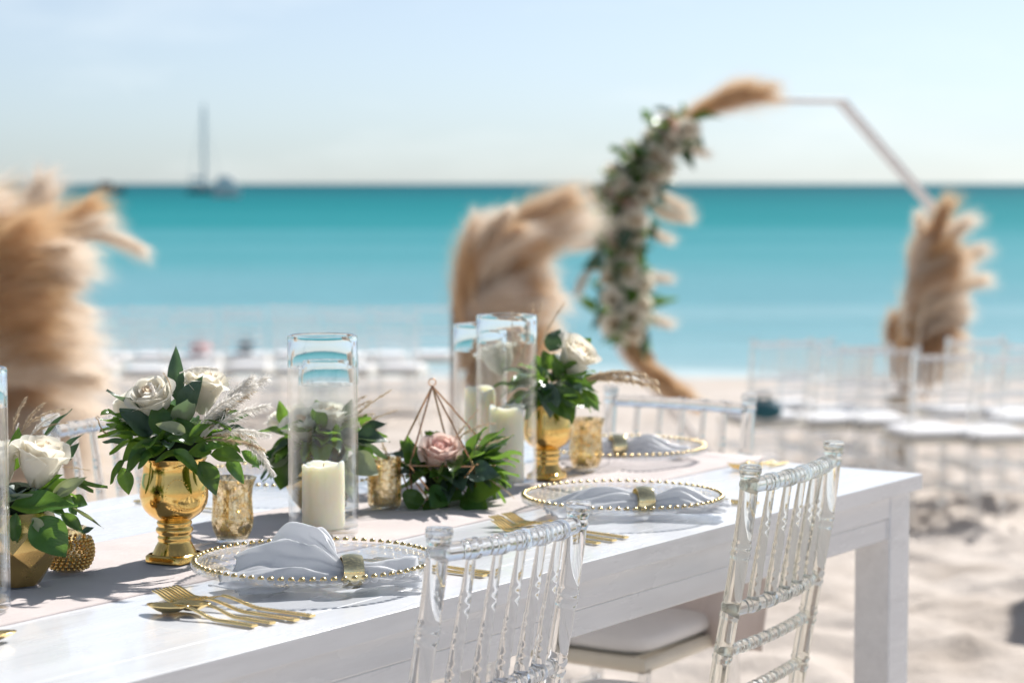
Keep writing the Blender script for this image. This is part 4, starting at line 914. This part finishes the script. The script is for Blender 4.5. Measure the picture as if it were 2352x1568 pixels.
seats = []
for (Yr, xsD, lab) in ((18.4, [235+108*i for i in range(8)], 'clear white-cushioned chair of the seaward ceremony row counting from the tall pampas bank'), (17.2, [205+118*i for i in range(7)], 'clear white-cushioned chair of the inland ceremony row counting from the tall pampas bank')):
    for xD in xsD: seats.append((xD, Yr, lab))
for xD, Yr in ((1790, 11.8), (1850, 13.7), (1935, 12.5), (1985, 13.6), (2040, 12.4)): seats.append((xD, Yr, 'clear white-cushioned chair between the head chair and the arch-foot pampas'))
for xD, Yr in ((2165, 11.3), (2235, 12.4), (2320, 11.2), (2370, 12.3)): seats.append((xD, Yr, 'clear white-cushioned chair past the arch-foot pampas, counting away from it'))
rg = random.Random(4); ORD = ['first', 'second', 'third', 'fourth', 'fifth', 'sixth', 'seventh', 'eighth']; cnt = {}
for xD, Yr, lab in seats:
    cnt[lab] = cnt.get(lab, 0)+1
    c = copy_tree(c1); c['label'] = ORD[cnt[lab]-1] + ' ' + lab; c['group'] = 'ceremony chairs'
    p_ = atd(xD, 700, Yr); z = gz(p_.x, Yr)-.01; a_ = rg.uniform(-.12, .12) + (.35 if xD > 1700 else -.1)
    c.matrix_basis = T((p_.x, Yr, z)) @ Matrix.Rotation(a_*.6, 4, 'Z')
def bag(xD, Yr, zoff, mat, label, w_=.2):
    p_ = atd(xD, 700, Yr); o = thing('cloth_bag', label, 'bag', T((p_.x, Yr+.2, gz(p_.x, Yr)+zoff)))
    q = MB(); q.grid(lambda a, b: (w_*math.cos(6.2832*a)*math.sin(math.pi*min(.999, b*.92+.04))**.5*(1-.25*b), .09*math.sin(6.2832*a)*math.sin(math.pi*(b*.92+.04))**.5, .11*b+.01*math.sin(a*20)*b), 24, 10, True); obj('pouch', q, mat, o, ml=Matrix.Identity(4), smooth=180)
    q = MB(); q.tube([(w_*.4*math.cos(R(180*i/8)), 0, .10+.04*math.sin(R(180*i/8))) for i in range(9)], .006, 6); obj('handle', q, mat, o, ml=Matrix.Identity(4))
bag(1765, 11.65, .487, 'teal_cloth', 'dark teal cloth bag lying on a ceremony seat beyond the head chair', .12); bag(559, 18.4, .485, 'teal_cloth', 'dark teal cloth bag lying on a seat of the seaward row', .09); bag(451, 18.4, .485, 'pink_cloth', 'pink cloth bag lying on a seat of the seaward row', .11)

# ------------------------------------------------------------------ boats on the horizon
def hull(L, Wd, H, bowx=1):
    q = MB()
    def f(a, b):
        k = 2*b-1; taper = (1-max(0, k)**2.2)*(1-.25*max(0, -k)**2); s = 2*a-1
        return (L/2*k, Wd/2*taper*s, H*(.15+.85*abs(s)**.7*1.0)*(1+.25*max(0, k)**2) - H*.45)
    q.grid(f, 11, 20)
    q.grid(lambda a, b: (L/2*(2*b-1), Wd/2*(1-max(0, 2*b-1)**2.2)*(1-.25*max(0, 1-2*b)**2)*(2*a-1)*.97, H*.5), 5, 20); return q
def boat(xD, Y, L, H, mat, label, name, cabin=None, mast=None, dome=False):
    p_ = atd(xD, 450, Y); o = thing(name, label, 'boat', T((p_.x, Y, SEA)) @ Matrix.Rotation(R(8), 4, 'Z'))
    obj('hull', hull(L, L*.32, H), mat, o, ml=Matrix.Identity(4), smooth=60)
    if cabin:
        q = MB(); q.box((-cabin[0]/2-L*.08, -L*.1, H*.45), (cabin[0]/2-L*.08, L*.1, H*.45+cabin[1])); 
        if dome:  # cabin rounded so that its top catches the sun
            q = MB(); q.lathe([(1, 0), (.97, .35), (.8, .7), (.45, .93), (.01, 1)], 16, mat=T((-L*.05, 0, H*.48)) @ S3(cabin[0]/2, L*.15, cabin[1]))
        cb = bevel(obj('cabin', q, cabin[2], o, ml=Matrix.Identity(4)), .15)
        for i in range(0 if dome else 3):
            q = MB(); q.box((-cabin[0]*.38-L*.08+i*cabin[0]*.27, -L*.1-.03, H*.45+cabin[1]*.5), (-cabin[0]*.2-L*.08+i*cabin[0]*.27, -L*.1+.02, H*.45+cabin[1]*.85)); obj('window', q, 'hull_dark', cb, ml=Matrix.Identity(4))
    if mast:
        q = MB(); q.tube([(0, 0, H*.4), (0, 0, mast*.55), (0, 0, mast)], [.42, .36, .22], 8); mo = obj('mast', q, 'mast', o, ml=Matrix.Identity(4))
        q = MB(); q.tube([(0, 0, H+1.6), (-L*.42, 0, H+1.5)], [.45, .28], 8); obj('boom', q, 'mast', mo, ml=Matrix.Identity(4))
        q = MB(); q.tube([(0, 0, mast*.97), (L*.46, 0, H*.6)], [.06, .06], 5); q.tube([(0, 0, mast*.97), (-L*.48, 0, H*.6)], [.06, .06], 5); obj('stay', q, 'mast', mo, ml=Matrix.Identity(4))
boat(250, 440, 6.5, 1.9, 'hull_dark', 'small dark motor boat far out near the horizon', 'motor_boat', (2.6, 1.6, 'hull_dark'))
boat(470, 450, 7.2, 1.5, 'hull_dark', 'dark hulled sailing boat with tall bare mast anchored offshore', 'sailing_boat', (2.4, .8, 'mast'), 18.5)
boat(521, 330, 4.2, 2.2, 'hull_white', 'small white motor boat anchored beside the sailing boat', 'motor_boat', (3.6, 2.3, 'hull_white'), dome=True)

# ------------------------------------------------------------------ guessed parasol added out of view to cast the shade on the sand
sp_ = onz(2330, 1440, 0)
H_ = 2.1; k_ = H_/math.tan(R(SUN_EL)); ctr = Vector((sp_.x+.95+k_*math.sin(R(SUN_AZ)), sp_.y+.05+k_*math.cos(R(SUN_AZ)), 0))
par = thing('added_shade_parasol', 'unseen cream canvas parasol added to cast shade on the sand', 'parasol', T((ctr.x, ctr.y, gz(ctr.x, ctr.y))))
zt = -gz(ctr.x, ctr.y)
q = MB(); q.lathe([(1.0, H_+zt-.02), (.5, H_+zt+.22), (.02, H_+zt+.42), (.02, H_+zt+.41), (.5, H_+zt+.21), (1.0, H_+zt-.03)], 8); obj('canopy', q, 'parasol', par, ml=Matrix.Rotation(R(10), 4, 'Z'), smooth=0)
q = MB(); q.tube([(0, 0, -.2), (0, 0, H_+zt+.5)], .022, 12); obj('pole', q, 'wood_post', par, ml=Matrix.Identity(4))
